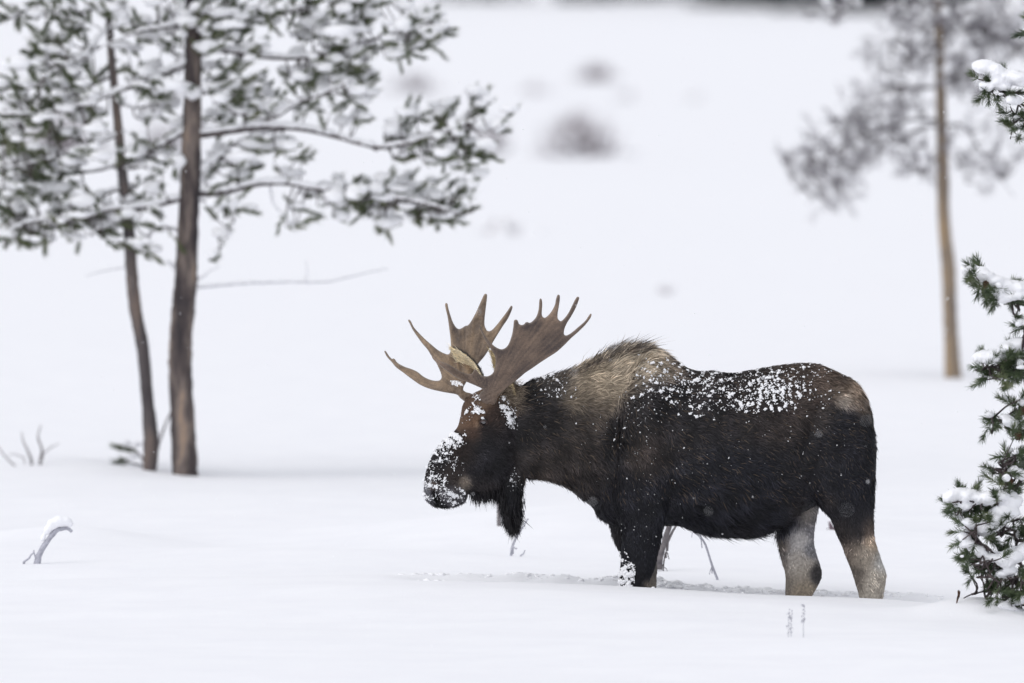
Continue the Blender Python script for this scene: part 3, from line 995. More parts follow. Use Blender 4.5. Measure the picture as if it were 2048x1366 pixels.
protos = [conifer_mesh(s) for s in (1, 2)]
far_x = [925, 960, 1000, 1150, 1180, 1215, 1250, 1300, 1325, 1430, 1465, 1500, 1535, 1610, 1650, 1685, 1715, 1745, 1775, 1850, 1930, 1990, 2040]
for q, fx in enumerate(far_x):
    dy = r.normal(0, 4) + (22 if fx < 1350 else (-22 if fx > 1590 else -4))
    Yt = YT + dy
    x = (fx - 1024.0) / PXM(Yt) + r.normal(0, 0.3)
    root = empty('conifer', (x, Yt, ground_z(x, Yt)))
    tag(root, 'dark distant conifer in the treeline at the top of the snowfield', 'tree', 'dark conifers along the far treeline')
    cr, tk = protos[q % 2]
    s = r.uniform(0.8, 1.15)
    for src in (cr, tk):
        c = src.copy()
        COL.objects.link(c)
        c.parent = root
        c.scale = (s, s, s)
        c.rotation_euler = (0, 0, r.random() * 6.28)
for cr, tk in protos:
    bpy.data.objects.remove(cr)
    bpy.data.objects.remove(tk)

# ------------------------------------------------------------------ the moose
moose = empty('moose', (0.95, 0.0, -0.2))
tag(moose, 'dark brown bull moose with broad antlers standing knee-deep in snow', 'moose')
SC = F / DIST                                   # photo pixels per metre at the animal
HEADT = math.radians(28)                        # the head is turned towards the viewer
PIV = P(1062, 880, 0.0)
hc, hsn = math.cos(HEADT), math.sin(HEADT)


def ring_surface(rings):
    """closed skin over a list of rings (k,3)"""
    R = np.array(rings)
    n, k, _ = R.shape
    V = R.reshape(-1, 3)
    i = np.arange(n - 1)[:, None] * k
    j = np.arange(k)[None, :]
    j2 = (j + 1) % k
    q = np.stack([i + j, i + j2, i + k + j2, i + k + j], -1).reshape(-1, 4)
    f = np.concatenate([q[:, [0, 1, 2]], q[:, [0, 2, 3]]])
    V = np.concatenate([V, R[0].mean(0)[None], R[-1].mean(0)[None]])
    jj = np.arange(k)
    f = np.concatenate([f, np.stack([np.full(k, n * k), (jj + 1) % k, jj], -1), np.stack([np.full(k, n * k + 1), (n - 1) * k + jj, (n - 1) * k + (jj + 1) % k], -1)])
    return V, f


K = 40
PH = np.arange(K) * 2 * math.pi / K
body = MB()
# trunk and neck: px, top row, bottom row, half width (m), narrowing towards the back, sideways offset
st = [(1000, 800, 925, .10, 0, -.10), (1040, 774, 948, .135, .1, -.06), (1090, 757, 959, .17, .15, -.02), (1140, 744, 976, .20, .2, 0), (1180, 728, 1008, .235, .35, 0), (1215, 711, 1038, .265, .45, 0),
      (1250, 699, 1051, .295, .5, 0), (1285, 694, 1054, .315, .5, 0), (1320, 703, 1052, .33, .45, 0), (1350, 720, 1050, .34, .35, 0), (1385, 740, 1057, .35, .2, 0), (1420, 746, 1066, .36, .1, 0),
      (1470, 746, 1070, .37, .1, 0), (1520, 738, 1065, .37, .1, 0), (1560, 731, 1049, .36, .1, 0), (1600, 728, 1024, .345, .1, 0), (1640, 732, 1005, .33, .12, 0), (1680, 747, 995, .31, .15, 0),
      (1708, 764, 985, .28, .2, 0), (1730, 790, 965, .23, .2, 0), (1744, 830, 930, .13, .1, 0)]
st = spline(np.array(st, float), 80)
rings = []
for px, tp, bt, w, kt, yo in st:
    zc = (tp + bt) / 2
    a = (bt - tp) / 2
    c, s = np.cos(PH), np.sin(PH)
    y = np.sign(s) * np.abs(s) ** 0.85 * w * (1 - kt * np.maximum(0, c) ** 1.5) + yo
    q = P(np.full(K, px), zc - a * c, np.zeros(K))
    q[:, 1] += y
    rings.append(q)
body.add(*ring_surface(rings))


def leg(rows, y0, y1):
    rows = spline(np.array(rows, float), 44)
    rings = []
    for i_, (py, xl, xr, w) in enumerate(rows):
        yc = y0 + (y1 - y0) * i_ / (len(rows) - 1)
        c, s = np.cos(PH), np.sin(PH)
        q = P((xl + xr) / 2 + (xr - xl) / 2 * np.sign(c) * np.abs(c) ** 0.9, np.full(K, py), np.zeros(K))
        q[:, 1] += yc + w * s
        rings.append(q)
    body.add(*ring_surface(rings))


leg([(800, 1635, 1722, .10), (840, 1618, 1740, .14), (880, 1608, 1750, .15), (940, 1602, 1749, .15), (990, 1618, 1747, .13), (1030, 1657, 1744, .10), (1070, 1674, 1746, .08), (1110, 1690, 1760, .065),
     (1140, 1701, 1771, .06), (1165, 1708, 1769, .055), (1200, 1718, 1761, .05), (1240, 1722, 1757, .045), (1290, 1722, 1757, .045)], -0.20, -0.19)
leg([(900, 1560, 1680, .13), (960, 1557, 1660, .12), (1000, 1555, 1643, .10), (1040, 1553, 1635, .085), (1080, 1556, 1631, .07), (1110, 1561, 1636, .065), (1145, 1568, 1645, .06),
     (1165, 1570, 1641, .055), (1195, 1570, 1624, .05), (1240, 1573, 1612, .045), (1290, 1574, 1610, .045)], 0.19, 0.17)
leg([(840, 1235, 1340, .09), (880, 1228, 1347, .12), (940, 1226, 1346, .125), (1000, 1232, 1338, .115), (1050, 1242, 1324, .10), (1090, 1243, 1318, .085), (1130, 1240, 1309, .075), (1150, 1238, 1302, .07),
     (1172, 1240, 1294, .065), (1210, 1244, 1288, .055), (1290, 1246, 1284, .05)], -0.225, -0.20)
leg([(940, 1205, 1320, .11), (1040, 1214, 1308, .09), (1080, 1225, 1310, .08), (1110, 1240, 1313, .07), (1140, 1262, 1315, .06), (1165, 1276, 1314, .055), (1210, 1280, 1313, .05), (1290, 1280, 1313, .05)], 0.20, 0.20)


def ell(px, py, y, rx, ry, rz):
    V, f = ICO3
    c = P(px, py, 0.0)
    body.add(V * [rx, ry, rz] + [c[0], y, c[2]], f)


for sg in (-1, 1):
    ell(1285, 880, sg * 0.20, 0.235, 0.155, 0.42)       # shoulder
    ell(1300, 790, sg * 0.15, 0.17, 0.13, 0.26)
    ell(1262, 985, sg * 0.20, 0.14, 0.12, 0.22)
    ell(1672, 870, sg * 0.19, 0.24, 0.155, 0.34)        # thigh
    ell(1610, 820, sg * 0.22, 0.12, 0.10, 0.14)         # hip
ell(1225, 1000, 0, 0.14, 0.20, 0.16)                    # brisket


# the head, lofted from forehead/jaw pairs, turned about the neck
def head_w(dx, v, z):
    """local: dx m from pivot (towards -x), v to the animal's left, z up"""
    return np.stack([PIV[0] - hc * dx + hsn * v, PIV[1] - hsn * dx - hc * v, z + 0 * dx], -1)


hp = [((962, 776), (1030, 772), .07), ((935, 788), (1046, 812), .115), ((920, 806), (1050, 850), .13), ((915, 828), (1050, 890), .135), ((909, 850), (1040, 932), .12), ((891, 869), (1003, 966), .10),
      ((869, 888), (962, 982), .088), ((851, 911), (934, 982), .082), ((840, 940), (926, 988), .084), ((836, 968), (918, 1000), .082), ((840, 994), (902, 1008), .066), ((856, 1009), (884, 1012), .035)]
hp = spline(np.array([[a[0], a[1], b[0], b[1], w] for a, b, w in hp], float), 60)
rings = []
for ax, ay, bx, by, w in hp:
    c, s = np.cos(PH), np.sin(PH)
    mx, my, ex_, ey_ = (ax + bx) / 2, (ay + by) / 2, (ax - bx) / 2, (ay - by) / 2
    px = mx + ex_ * c
    py = my + ey_ * c
    v = w * np.sign(s) * np.abs(s) ** 0.85 * (1 - 0.12 * np.maximum(0, -c))
    rings.append(head_w((1062 - px) / SC / 0.94, v, CAM_H - (py - HORIZON) / SC))
HR = np.array(rings)
body.add(*ring_surface(rings))


def head_ell(px, py, v, r3, sides=(-1, 1)):
    V, f = ICO3
    for sg in sides:
        c = head_w(np.array((1062 - px) / SC / 0.94), np.array(v * sg), np.array(CAM_H - (py - HORIZON) / SC))
        W = V * r3
        W = np.stack([W[:, 0] * hc + W[:, 1] * hsn, W[:, 0] * hsn - W[:, 1] * hc, W[:, 2]], -1)
        body.add(W + c, f)


head_ell(956, 801, 0.11, (0.052, 0.05, 0.052))
head_ell(952, 806, 0.07, (0.07, 0.06, 0.05))             # brow and pedicle swelling
head_ell(985, 905, 0.075, (0.13, 0.06, 0.13))             # cheek
head_ell(868, 980, 0.062, (0.055, 0.03, 0.06))            # nostril wings
head_ell(905, 985, 0.03, (0.06, 0.045, 0.05))             # lower lip
# throat and bell
rings = []
bl = spline(np.array([(930, 985, 1054, .07), (955, 996, 1046, .06), (990, 1005, 1040, .05), (1020, 1007, 1038, .042), (1042, 1012, 1036, .032), (1055, 1020, 1036, .015)], float), 30)
for py, xl, xr, w in bl:
    c, s = np.cos(PH), np.sin(PH)
    q = P((xl + xr) / 2 + (xr - xl) / 2 * c, np.full(K, py), np.zeros(K))
    q[:, 1] += -0.09 + w * s
    rings.append(q)
body.add(*ring_surface(rings))
BV, BT = remesh(np.concatenate(body.v), np.concatenate(body.f), 0.0095, 14, 0.5)

# shallow sculpting: eye hollow, nostril, mouth, muscle creases
BN = vnormals(BV, BT)
bpx, bpy_ = proj(BV)


def dent(px, py, rx, ry, depth, ang=0.0):
    dx, dy = bpx - px, bpy_ - py
    c, s = math.cos(math.radians(ang)), math.sin(math.radians(ang))
    u, v = dx * c + dy * s, -dx * s + dy * c
    w = np.exp(-(u / rx) ** 2 - (v / ry) ** 2) * sstep(0.0, 0.4, np.abs(BN[:, 1]))
    BV[:] -= BN * (w * depth)[:, None]


dent(966, 846, 9, 6, 0.020)
dent(958, 832, 16, 5, -0.016, 10)
dent(866, 978, 6, 10, 0.020, -25)
dent(871, 1000, 4.5, 15, 0.034, -14)
dent(915, 962, 26, 5, 0.016, -35)
dent(945, 880, 30, 12, 0.012, -50)
dent(1226, 850, 12, 60, 0.030, 8)
dent(1348, 960, 10, 60, 0.022, -4)
dent(1612, 880, 14, 55, 0.028, 18)
dent(1652, 812, 40, 9, 0.016, 15)
dent(1232, 1035, 10, 22, 0.02, 20)
for k in range(6):
    dent(1395 + 34 * k, 950, 8, 70, 0.004, -12)
BV += BN * (0.006 * wave(BV, 0.35, 41, 2))[:, None]
BN = vnormals(BV, BT)
bpx, bpy_ = proj(BV)

# coat colour, plus painted shade in shoulder crease and mouth slit, given at places on the animal (side: 0 both, -1 near, 1 far)
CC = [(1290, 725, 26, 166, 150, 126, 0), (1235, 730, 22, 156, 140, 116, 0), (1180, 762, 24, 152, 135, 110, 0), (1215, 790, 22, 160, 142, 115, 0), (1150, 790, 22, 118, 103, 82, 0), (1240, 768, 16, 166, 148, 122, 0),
      (1330, 740, 18, 128, 112, 92, 0), (1105, 768, 20, 66, 60, 54, 0), (1190, 825, 18, 78, 67, 55, 0), (1160, 850, 22, 52, 45, 39, 0), (1228, 840, 10, 27, 25, 26, 0), (1224, 905, 12, 27, 25, 26, 0), (1262, 704, 10, 96, 88, 80, 0), (1215, 712, 9, 62, 60, 62, 0),  # near-black rows between neck and shoulder paint the crease's shade into the coat
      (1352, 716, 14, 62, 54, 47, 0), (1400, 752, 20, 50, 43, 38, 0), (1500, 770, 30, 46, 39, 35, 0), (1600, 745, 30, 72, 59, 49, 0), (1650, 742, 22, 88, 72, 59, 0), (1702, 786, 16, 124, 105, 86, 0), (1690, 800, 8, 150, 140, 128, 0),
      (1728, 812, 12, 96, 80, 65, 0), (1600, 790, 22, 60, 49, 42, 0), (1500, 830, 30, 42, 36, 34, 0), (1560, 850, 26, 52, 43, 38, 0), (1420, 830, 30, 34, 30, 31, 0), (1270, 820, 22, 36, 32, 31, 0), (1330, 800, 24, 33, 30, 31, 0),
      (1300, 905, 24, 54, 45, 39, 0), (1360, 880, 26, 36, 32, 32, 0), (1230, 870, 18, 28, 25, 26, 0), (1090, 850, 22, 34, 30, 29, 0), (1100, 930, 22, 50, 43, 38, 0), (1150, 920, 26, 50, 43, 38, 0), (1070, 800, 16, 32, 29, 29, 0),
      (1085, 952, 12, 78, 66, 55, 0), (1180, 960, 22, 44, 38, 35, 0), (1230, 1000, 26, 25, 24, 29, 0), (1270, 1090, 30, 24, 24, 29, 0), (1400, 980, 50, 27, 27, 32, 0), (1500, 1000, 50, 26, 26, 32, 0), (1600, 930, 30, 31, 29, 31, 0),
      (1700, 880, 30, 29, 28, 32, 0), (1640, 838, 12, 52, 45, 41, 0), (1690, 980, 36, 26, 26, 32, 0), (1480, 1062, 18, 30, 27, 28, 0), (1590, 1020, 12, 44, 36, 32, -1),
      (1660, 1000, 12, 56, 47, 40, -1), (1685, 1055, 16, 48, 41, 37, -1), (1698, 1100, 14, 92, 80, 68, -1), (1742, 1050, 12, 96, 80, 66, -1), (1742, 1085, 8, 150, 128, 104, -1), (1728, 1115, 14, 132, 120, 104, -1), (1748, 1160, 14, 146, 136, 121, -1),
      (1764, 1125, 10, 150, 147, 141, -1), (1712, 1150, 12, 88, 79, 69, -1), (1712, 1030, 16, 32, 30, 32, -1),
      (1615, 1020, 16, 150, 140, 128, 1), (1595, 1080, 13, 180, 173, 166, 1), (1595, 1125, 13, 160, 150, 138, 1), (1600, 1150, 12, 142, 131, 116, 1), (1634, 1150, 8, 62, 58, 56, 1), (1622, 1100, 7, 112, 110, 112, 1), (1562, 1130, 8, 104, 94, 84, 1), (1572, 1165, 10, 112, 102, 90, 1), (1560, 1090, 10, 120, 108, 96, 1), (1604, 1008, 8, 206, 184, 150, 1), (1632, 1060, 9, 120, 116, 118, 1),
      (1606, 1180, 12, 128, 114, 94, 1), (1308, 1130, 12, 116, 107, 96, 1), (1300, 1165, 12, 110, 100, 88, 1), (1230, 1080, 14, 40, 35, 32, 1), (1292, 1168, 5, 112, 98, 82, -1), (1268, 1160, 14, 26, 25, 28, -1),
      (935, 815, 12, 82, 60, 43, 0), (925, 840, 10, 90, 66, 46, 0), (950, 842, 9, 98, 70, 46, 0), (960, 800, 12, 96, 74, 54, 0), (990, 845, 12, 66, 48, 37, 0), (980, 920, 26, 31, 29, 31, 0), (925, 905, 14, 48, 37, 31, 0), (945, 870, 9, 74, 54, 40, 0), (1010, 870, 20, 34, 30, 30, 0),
      (870, 925, 18, 33, 29, 30, 0), (905, 945, 12, 58, 49, 43, 0), (930, 962, 7, 118, 104, 88, 0), (848, 985, 12, 84, 82, 86, 0), (905, 992, 10, 70, 66, 68, 0), (972, 858, 7, 34, 28, 27, 0), (954, 850, 3.5, 128, 104, 80, 0), (967, 843, 4, 24, 20, 20, 0), (958, 832, 6, 96, 72, 50, 0), (865, 972, 5, 96, 78, 66, 0), (867, 985, 3, 20, 16, 15, 0), (870, 994, 3, 12, 10, 10, 0), (872, 1003, 3.5, 10, 8, 8, 0), (874, 1012, 3.5, 10, 8, 8, 0),  # the last, darkest rows paint shade inside the nostril and mouth slit
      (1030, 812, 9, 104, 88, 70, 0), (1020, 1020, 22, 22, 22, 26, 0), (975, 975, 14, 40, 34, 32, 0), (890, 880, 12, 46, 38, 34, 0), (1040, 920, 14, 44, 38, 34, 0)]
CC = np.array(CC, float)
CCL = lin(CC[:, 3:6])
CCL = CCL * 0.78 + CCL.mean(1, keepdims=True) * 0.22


def coat(px, py, y):
    num = np.zeros((len(px), 3))
    den = np.full(len(px), 1e-12)
    for q, L in zip(CC, CCL):
        w = np.exp(-((px - q[0]) ** 2 + (py - q[1]) ** 2) / (2 * q[2] ** 2)) + 1e-9 / (1 + ((px - q[0]) ** 2 + (py - q[1]) ** 2))
        if q[6] < 0:
            w = w * sstep(0.06, -0.02, y) if False else w * (y < 0.03)
        elif q[6] > 0:
            w = w * (y > 0.03)
        elif len(q):
            pass
        num += w[:, None] * np.log(L)[None]
        den += w
    o_ = np.exp(num / den[:, None])
    t = sstep(0.012, 0.14, o_.mean(1))[:, None]
    return o_ * (np.array([1.22, 1.24, 1.36]) * (1 - t) + np.array([1.66, 1.68, 1.74]) * t)


# hair lie: image direction (x right, y down) and length in mm, lift
FL = [(860, 930, .3, -1, 7, .25), (920, 840, .5, -1, 10, .3), (960, 800, .7, -.8, 14, .35), (985, 900, 1, .4, 22, .3), (940, 960, .6, .9, 20, .35), (980, 985, .4, 1, 42, .4), (1020, 1040, .1, 1, 70, .4), (1020, 990, .1, 1, 60, .4),
      (1060, 780, 1, -.3, 50, .45), (1060, 870, 1, .5, 38, .3), (1100, 940, .8, .8, 46, .4), (1120, 760, 1, -.25, 60, .5), (1170, 730, 1, -.7, 85, .6), (1215, 705, 1, -.9, 100, .7), (1270, 695, 1, -.5, 90, .5), (1200, 770, 1, -.1, 75, .4),
      (1160, 850, 1, .35, 55, .35), (1310, 740, 1, .15, 65, .35), (1350, 720, 1, .5, 50, .25), (1240, 830, .6, .8, 50, .35), (1300, 860, .7, .8, 42, .3), (1150, 960, .6, .9, 46, .4), (1200, 1030, .5, 1, 40, .35), (1280, 960, .5, .9, 34, .25), (1270, 1100, .15, 1, 24, .25),
      (1400, 760, 1, .3, 40, .3), (1400, 900, .9, .5, 40, .28), (1500, 780, 1, .3, 40, .3), (1500, 900, 1, .3, 40, .28), (1480, 1055, .8, .6, 74, .5), (1540, 1045, .8, .6, 74, .5), (1410, 1060, .8, .6, 60, .5), (1600, 740, 1, .1, 36, .3), (1600, 850, .9, .5, 44, .3), (1600, 960, .9, .6, 40, .3),
      (1680, 770, 1, .5, 42, .3), (1730, 820, .8, .9, 40, .3), (1680, 860, 1, .15, 40, .25), (1700, 930, .7, .7, 34, .25), (1735, 960, .5, 1, 34, .25), (1700, 1050, .3, 1, 26, .25), (1740, 1130, .2, 1, 20, .22), (1600, 1080, .1, 1, 20, .22), (1600, 1160, .1, 1, 18, .22), (1270, 1150, .05, 1, 18, .22), (1308, 1130, .05, 1, 18, .22)]
FL = np.array(FL, float)


def lie(px, py):
    num = np.zeros((len(px), 4))
    den = np.zeros(len(px))
    for q in FL:
        w = 1.0 / (60.0 + (px - q[0]) ** 2 + (py - q[1]) ** 2) ** 1.6
        dn = math.hypot(q[2], q[3])
        num += w[:, None] * np.array([q[2] / dn, q[3] / dn, q[4], q[5]])[None]
        den += w
    return num / den[:, None]


M_COAT = mat_vcol('moose_skin_coat', 0.75, 0.2, 0.3, 60.0)
M_FUR = mat_vcol('moose_fur', 0.48, 0.28)
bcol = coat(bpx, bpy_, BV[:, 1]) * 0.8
bodyo = mesh_np('body', BV, BT, M_COAT, moose, col=bcol)
bvh = BVHTree.FromPolygons([tuple(v) for v in BV], [tuple(int(x) for x in t) for t in BT])


def fur_strands(V, T, N, count, length_mul=1.0, width=0.0042, seed=0, colf=None, near_bias=0.35, lie_f=None, wild=0.22):
    r = np.random.default_rng(seed)
    A = V[T[:, 0]]
    e1, e2 = V[T[:, 1]] - A, V[T[:, 2]] - A
    ar = np.linalg.norm(np.cross(e1, e2), axis=1)
    cen = A + (e1 + e2) / 3
    wgt = ar * np.where(cen[:, 1] > 0.08, near_bias, 1.0) * (cen[:, 2] > -0.12)
    hx, hy = proj(cen)
    wgt = wgt * ((hx - 968) ** 2 + ((hy - 843) * 1.35) ** 2 > 190) * np.where((hx < 1060) & (hy < 1060), 2.6, 1.0) * np.where(hy > 1040, 1.5, 1.0)
    fi = r.choice(len(T), count, p=wgt / wgt.sum())
    u, v = r.random(count), r.random(count)
    fl = u + v > 1
    u[fl], v[fl] = 1 - u[fl], 1 - v[fl]
    p = A[fi] + e1[fi] * u[:, None] + e2[fi] * v[:, None]
    n = unit(N[T[fi, 0]] * (1 - u - v)[:, None] + N[T[fi, 1]] * u[:, None] + N[T[fi, 2]] * v[:, None])
    px, py = proj(p)
    L = lie_f(px, py)
    d = np.stack([L[:, 0], np.zeros(count), -L[:, 1]], -1)
    cl = np.stack([wave(p, 0.16, 51, 2), wave(p, 0.16, 52, 2), wave(p, 0.16, 53, 2)], -1)
    d = d + 0.45 * cl + wild * r.normal(size=(count, 3))
    d = unit(d - (d * n).sum(-1, keepdims=True) * n)
    ln = L[:, 2] * 0.001 * length_mul * np.exp(r.normal(0, 0.28, count))
    lift = (L[:, 3] * (0.6 + 0.8 * r.random(count)))[:, None]
    p0 = p - n * 0.003
    d1 = unit(d + n * lift)
    p1 = p0 + d1 * (ln * 0.5)[:, None]
    d2 = unit(d + n * lift * 0.45 + np.array([0, 0, -0.12]))
    p2 = p1 + d2 * (ln * 0.5)[:, None]
    sd = unit(np.cross(d, n))
    a = r.uniform(-0.9, 0.9, count)[:, None]
    sd = unit(sd * np.cos(a) + n * np.sin(a))
    w = (width * (0.6 + 0.7 * r.random(count)))[:, None] * np.clip(ln / 0.035, 0.55, 1.25)[:, None]
    c = colf(px + r.normal(0, 3, count), py + r.normal(0, 3, count), p[:, 1])
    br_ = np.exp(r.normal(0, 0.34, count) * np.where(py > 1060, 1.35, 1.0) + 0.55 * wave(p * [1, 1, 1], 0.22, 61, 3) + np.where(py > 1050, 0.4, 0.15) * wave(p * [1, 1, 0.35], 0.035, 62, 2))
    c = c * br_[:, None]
    pale = (r.random(count) < 0.06) & (px > 1040) & (py < 1000)
    c = np.where(pale[:, None], c * 0.5 + lin((128, 110, 92)) * 0.42, c)
    nn = unit(n + 0.25 * r.normal(size=(count, 3)))
    Vv = np.stack([p0 - sd * w * 0.5, p0 + sd * w * 0.5, p1 - sd * w * 0.42, p1 + sd * w * 0.42, p2], 1).reshape(-1, 3)
    k = np.arange(count)[:, None] * 5
    Ff = np.stack([k + [0, 1, 3], k + [0, 3, 2], k + [2, 3, 4]], 1).reshape(-1, 3)
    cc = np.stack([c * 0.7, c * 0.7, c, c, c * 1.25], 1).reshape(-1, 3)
    nv = np.repeat(nn, 5, axis=0)
    return Vv, Ff, cc, nv


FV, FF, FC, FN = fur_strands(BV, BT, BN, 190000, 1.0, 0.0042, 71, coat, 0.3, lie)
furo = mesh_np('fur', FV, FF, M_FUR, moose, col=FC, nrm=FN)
tag(furo, kind='stuff')

# bristling mane along the neck and hump
r = np.random.default_rng(72)
tl = np.array([(1060, 764), (1100, 754), (1140, 745), (1175, 731), (1205, 716), (1235, 704), (1262, 696), (1290, 695)], float)
cnt = 6500
u = r.random(cnt)
t_ = spline(tl, 400)[(u * 399).astype(int)]
p = P(t_[:, 0] + r.normal(0, 2, cnt), t_[:, 1] + 4 + np.abs(r.normal(0, 5, cnt)), np.zeros(cnt))
p[:, 1] += r.normal(0, 0.045, cnt)
amp = np.interp(t_[:, 0], [1060, 1110, 1150, 1190, 1230, 1270, 1295], [.05, .075, .085, .115, .125, .10, .05])
tuft_ = wave(p * [1, 0.4, 0.2], 0.055, 73, 2)
ln = 0.98 * amp * np.exp(r.normal(-0.12, 0.3, cnt)) * (0.9 + 0.45 * tuft_)
dx_ = np.interp(t_[:, 0], [1060, 1150, 1190, 1230, 1290], [0.75, 0.8, 0.55, 0.95, 1.3])
d = unit(np.stack([dx_ + 0.35 * tuft_, 0.3 * r.normal(size=cnt), np.full(cnt, 0.75)], -1) + 0.16 * r.normal(size=(cnt, 3)))
p1 = p + d * (ln * 0.55)[:, None]
p2 = p1 + unit(d + [0.25, 0, -0.12]) * (ln * 0.45)[:, None]
sd = unit(np.cross(d, r.normal(size=(cnt, 3)))) * 0.0042
V = np.stack([p - sd * .5, p + sd * .5, p1 - sd * .42, p1 + sd * .42, p2], 1).reshape(-1, 3)
k = np.arange(cnt)[:, None] * 5
Ff = np.stack([k + [0, 1, 3], k + [0, 3, 2], k + [2, 3, 4]], 1).reshape(-1, 3)
c0 = lin((146, 132, 116)) * np.exp(r.normal(0, 0.35, cnt))[:, None]
c1 = lin((56, 53, 56)) * np.exp(r.normal(0, 0.35, cnt))[:, None]
cc = np.stack([c0, c0, c0 * .4 + c1 * .6, c0 * .4 + c1 * .6, c1], 1).reshape(-1, 3)
mano = mesh_np('mane', V, Ff, M_FUR, moose, col=cc)
tag(mano, kind='stuff')

# beard fringe under chin and down the bell
cnt = 5200
r = np.random.default_rng(74)
ed = np.array([(945, 984), (970, 986), (1000, 985), (1010, 1010), (1016, 1036), (1024, 1044), (1031, 1038), (1034, 1010), (1036, 975)], float)
t_ = spline(ed, 400)[(r.random(cnt) * 399).astype(int)]
p = P(t_[:, 0] + r.normal(0, 5, cnt), t_[:, 1] + r.normal(-4, 6, cnt), np.zeros(cnt))
p[:, 1] += np.interp(t_[:, 0], [940, 1000, 1045], [-0.20, -0.12, -0.09]) + r.normal(0, 0.03, cnt)
ln = 0.055 * np.exp(r.normal(0, 0.3, cnt))
d = unit(np.stack([0.15 * r.normal(size=cnt) + 0.12, 0.2 * r.normal(size=cnt), -np.ones(cnt)], -1))
p1 = p + d * (ln * .55)[:, None]
p2 = p1 + unit(d + [0, 0, -0.3]) * (ln * .45)[:, None]
sd = unit(np.cross(d, r.normal(size=(cnt, 3)))) * 0.004
V = np.stack([p - sd * .5, p + sd * .5, p1 - sd * .42, p1 + sd * .42, p2], 1).reshape(-1, 3)
k = np.arange(cnt)[:, None] * 5
Ff = np.stack([k + [0, 1, 3], k + [0, 3, 2], k + [2, 3, 4]], 1).reshape(-1, 3)
c0 = lin((30, 28, 31)) * np.exp(r.normal(0, 0.3, cnt))[:, None]
beo = mesh_np('beard', V, Ff, M_FUR, moose, col=np.repeat(c0, 5, axis=0))
tag(beo, kind='stuff')

# ---- antlers: traced outline, given its real depth, thickness and cupped palm


M_ANT = mat_vcol('antler', 0.5, 0.35, 0.22, 120.0)


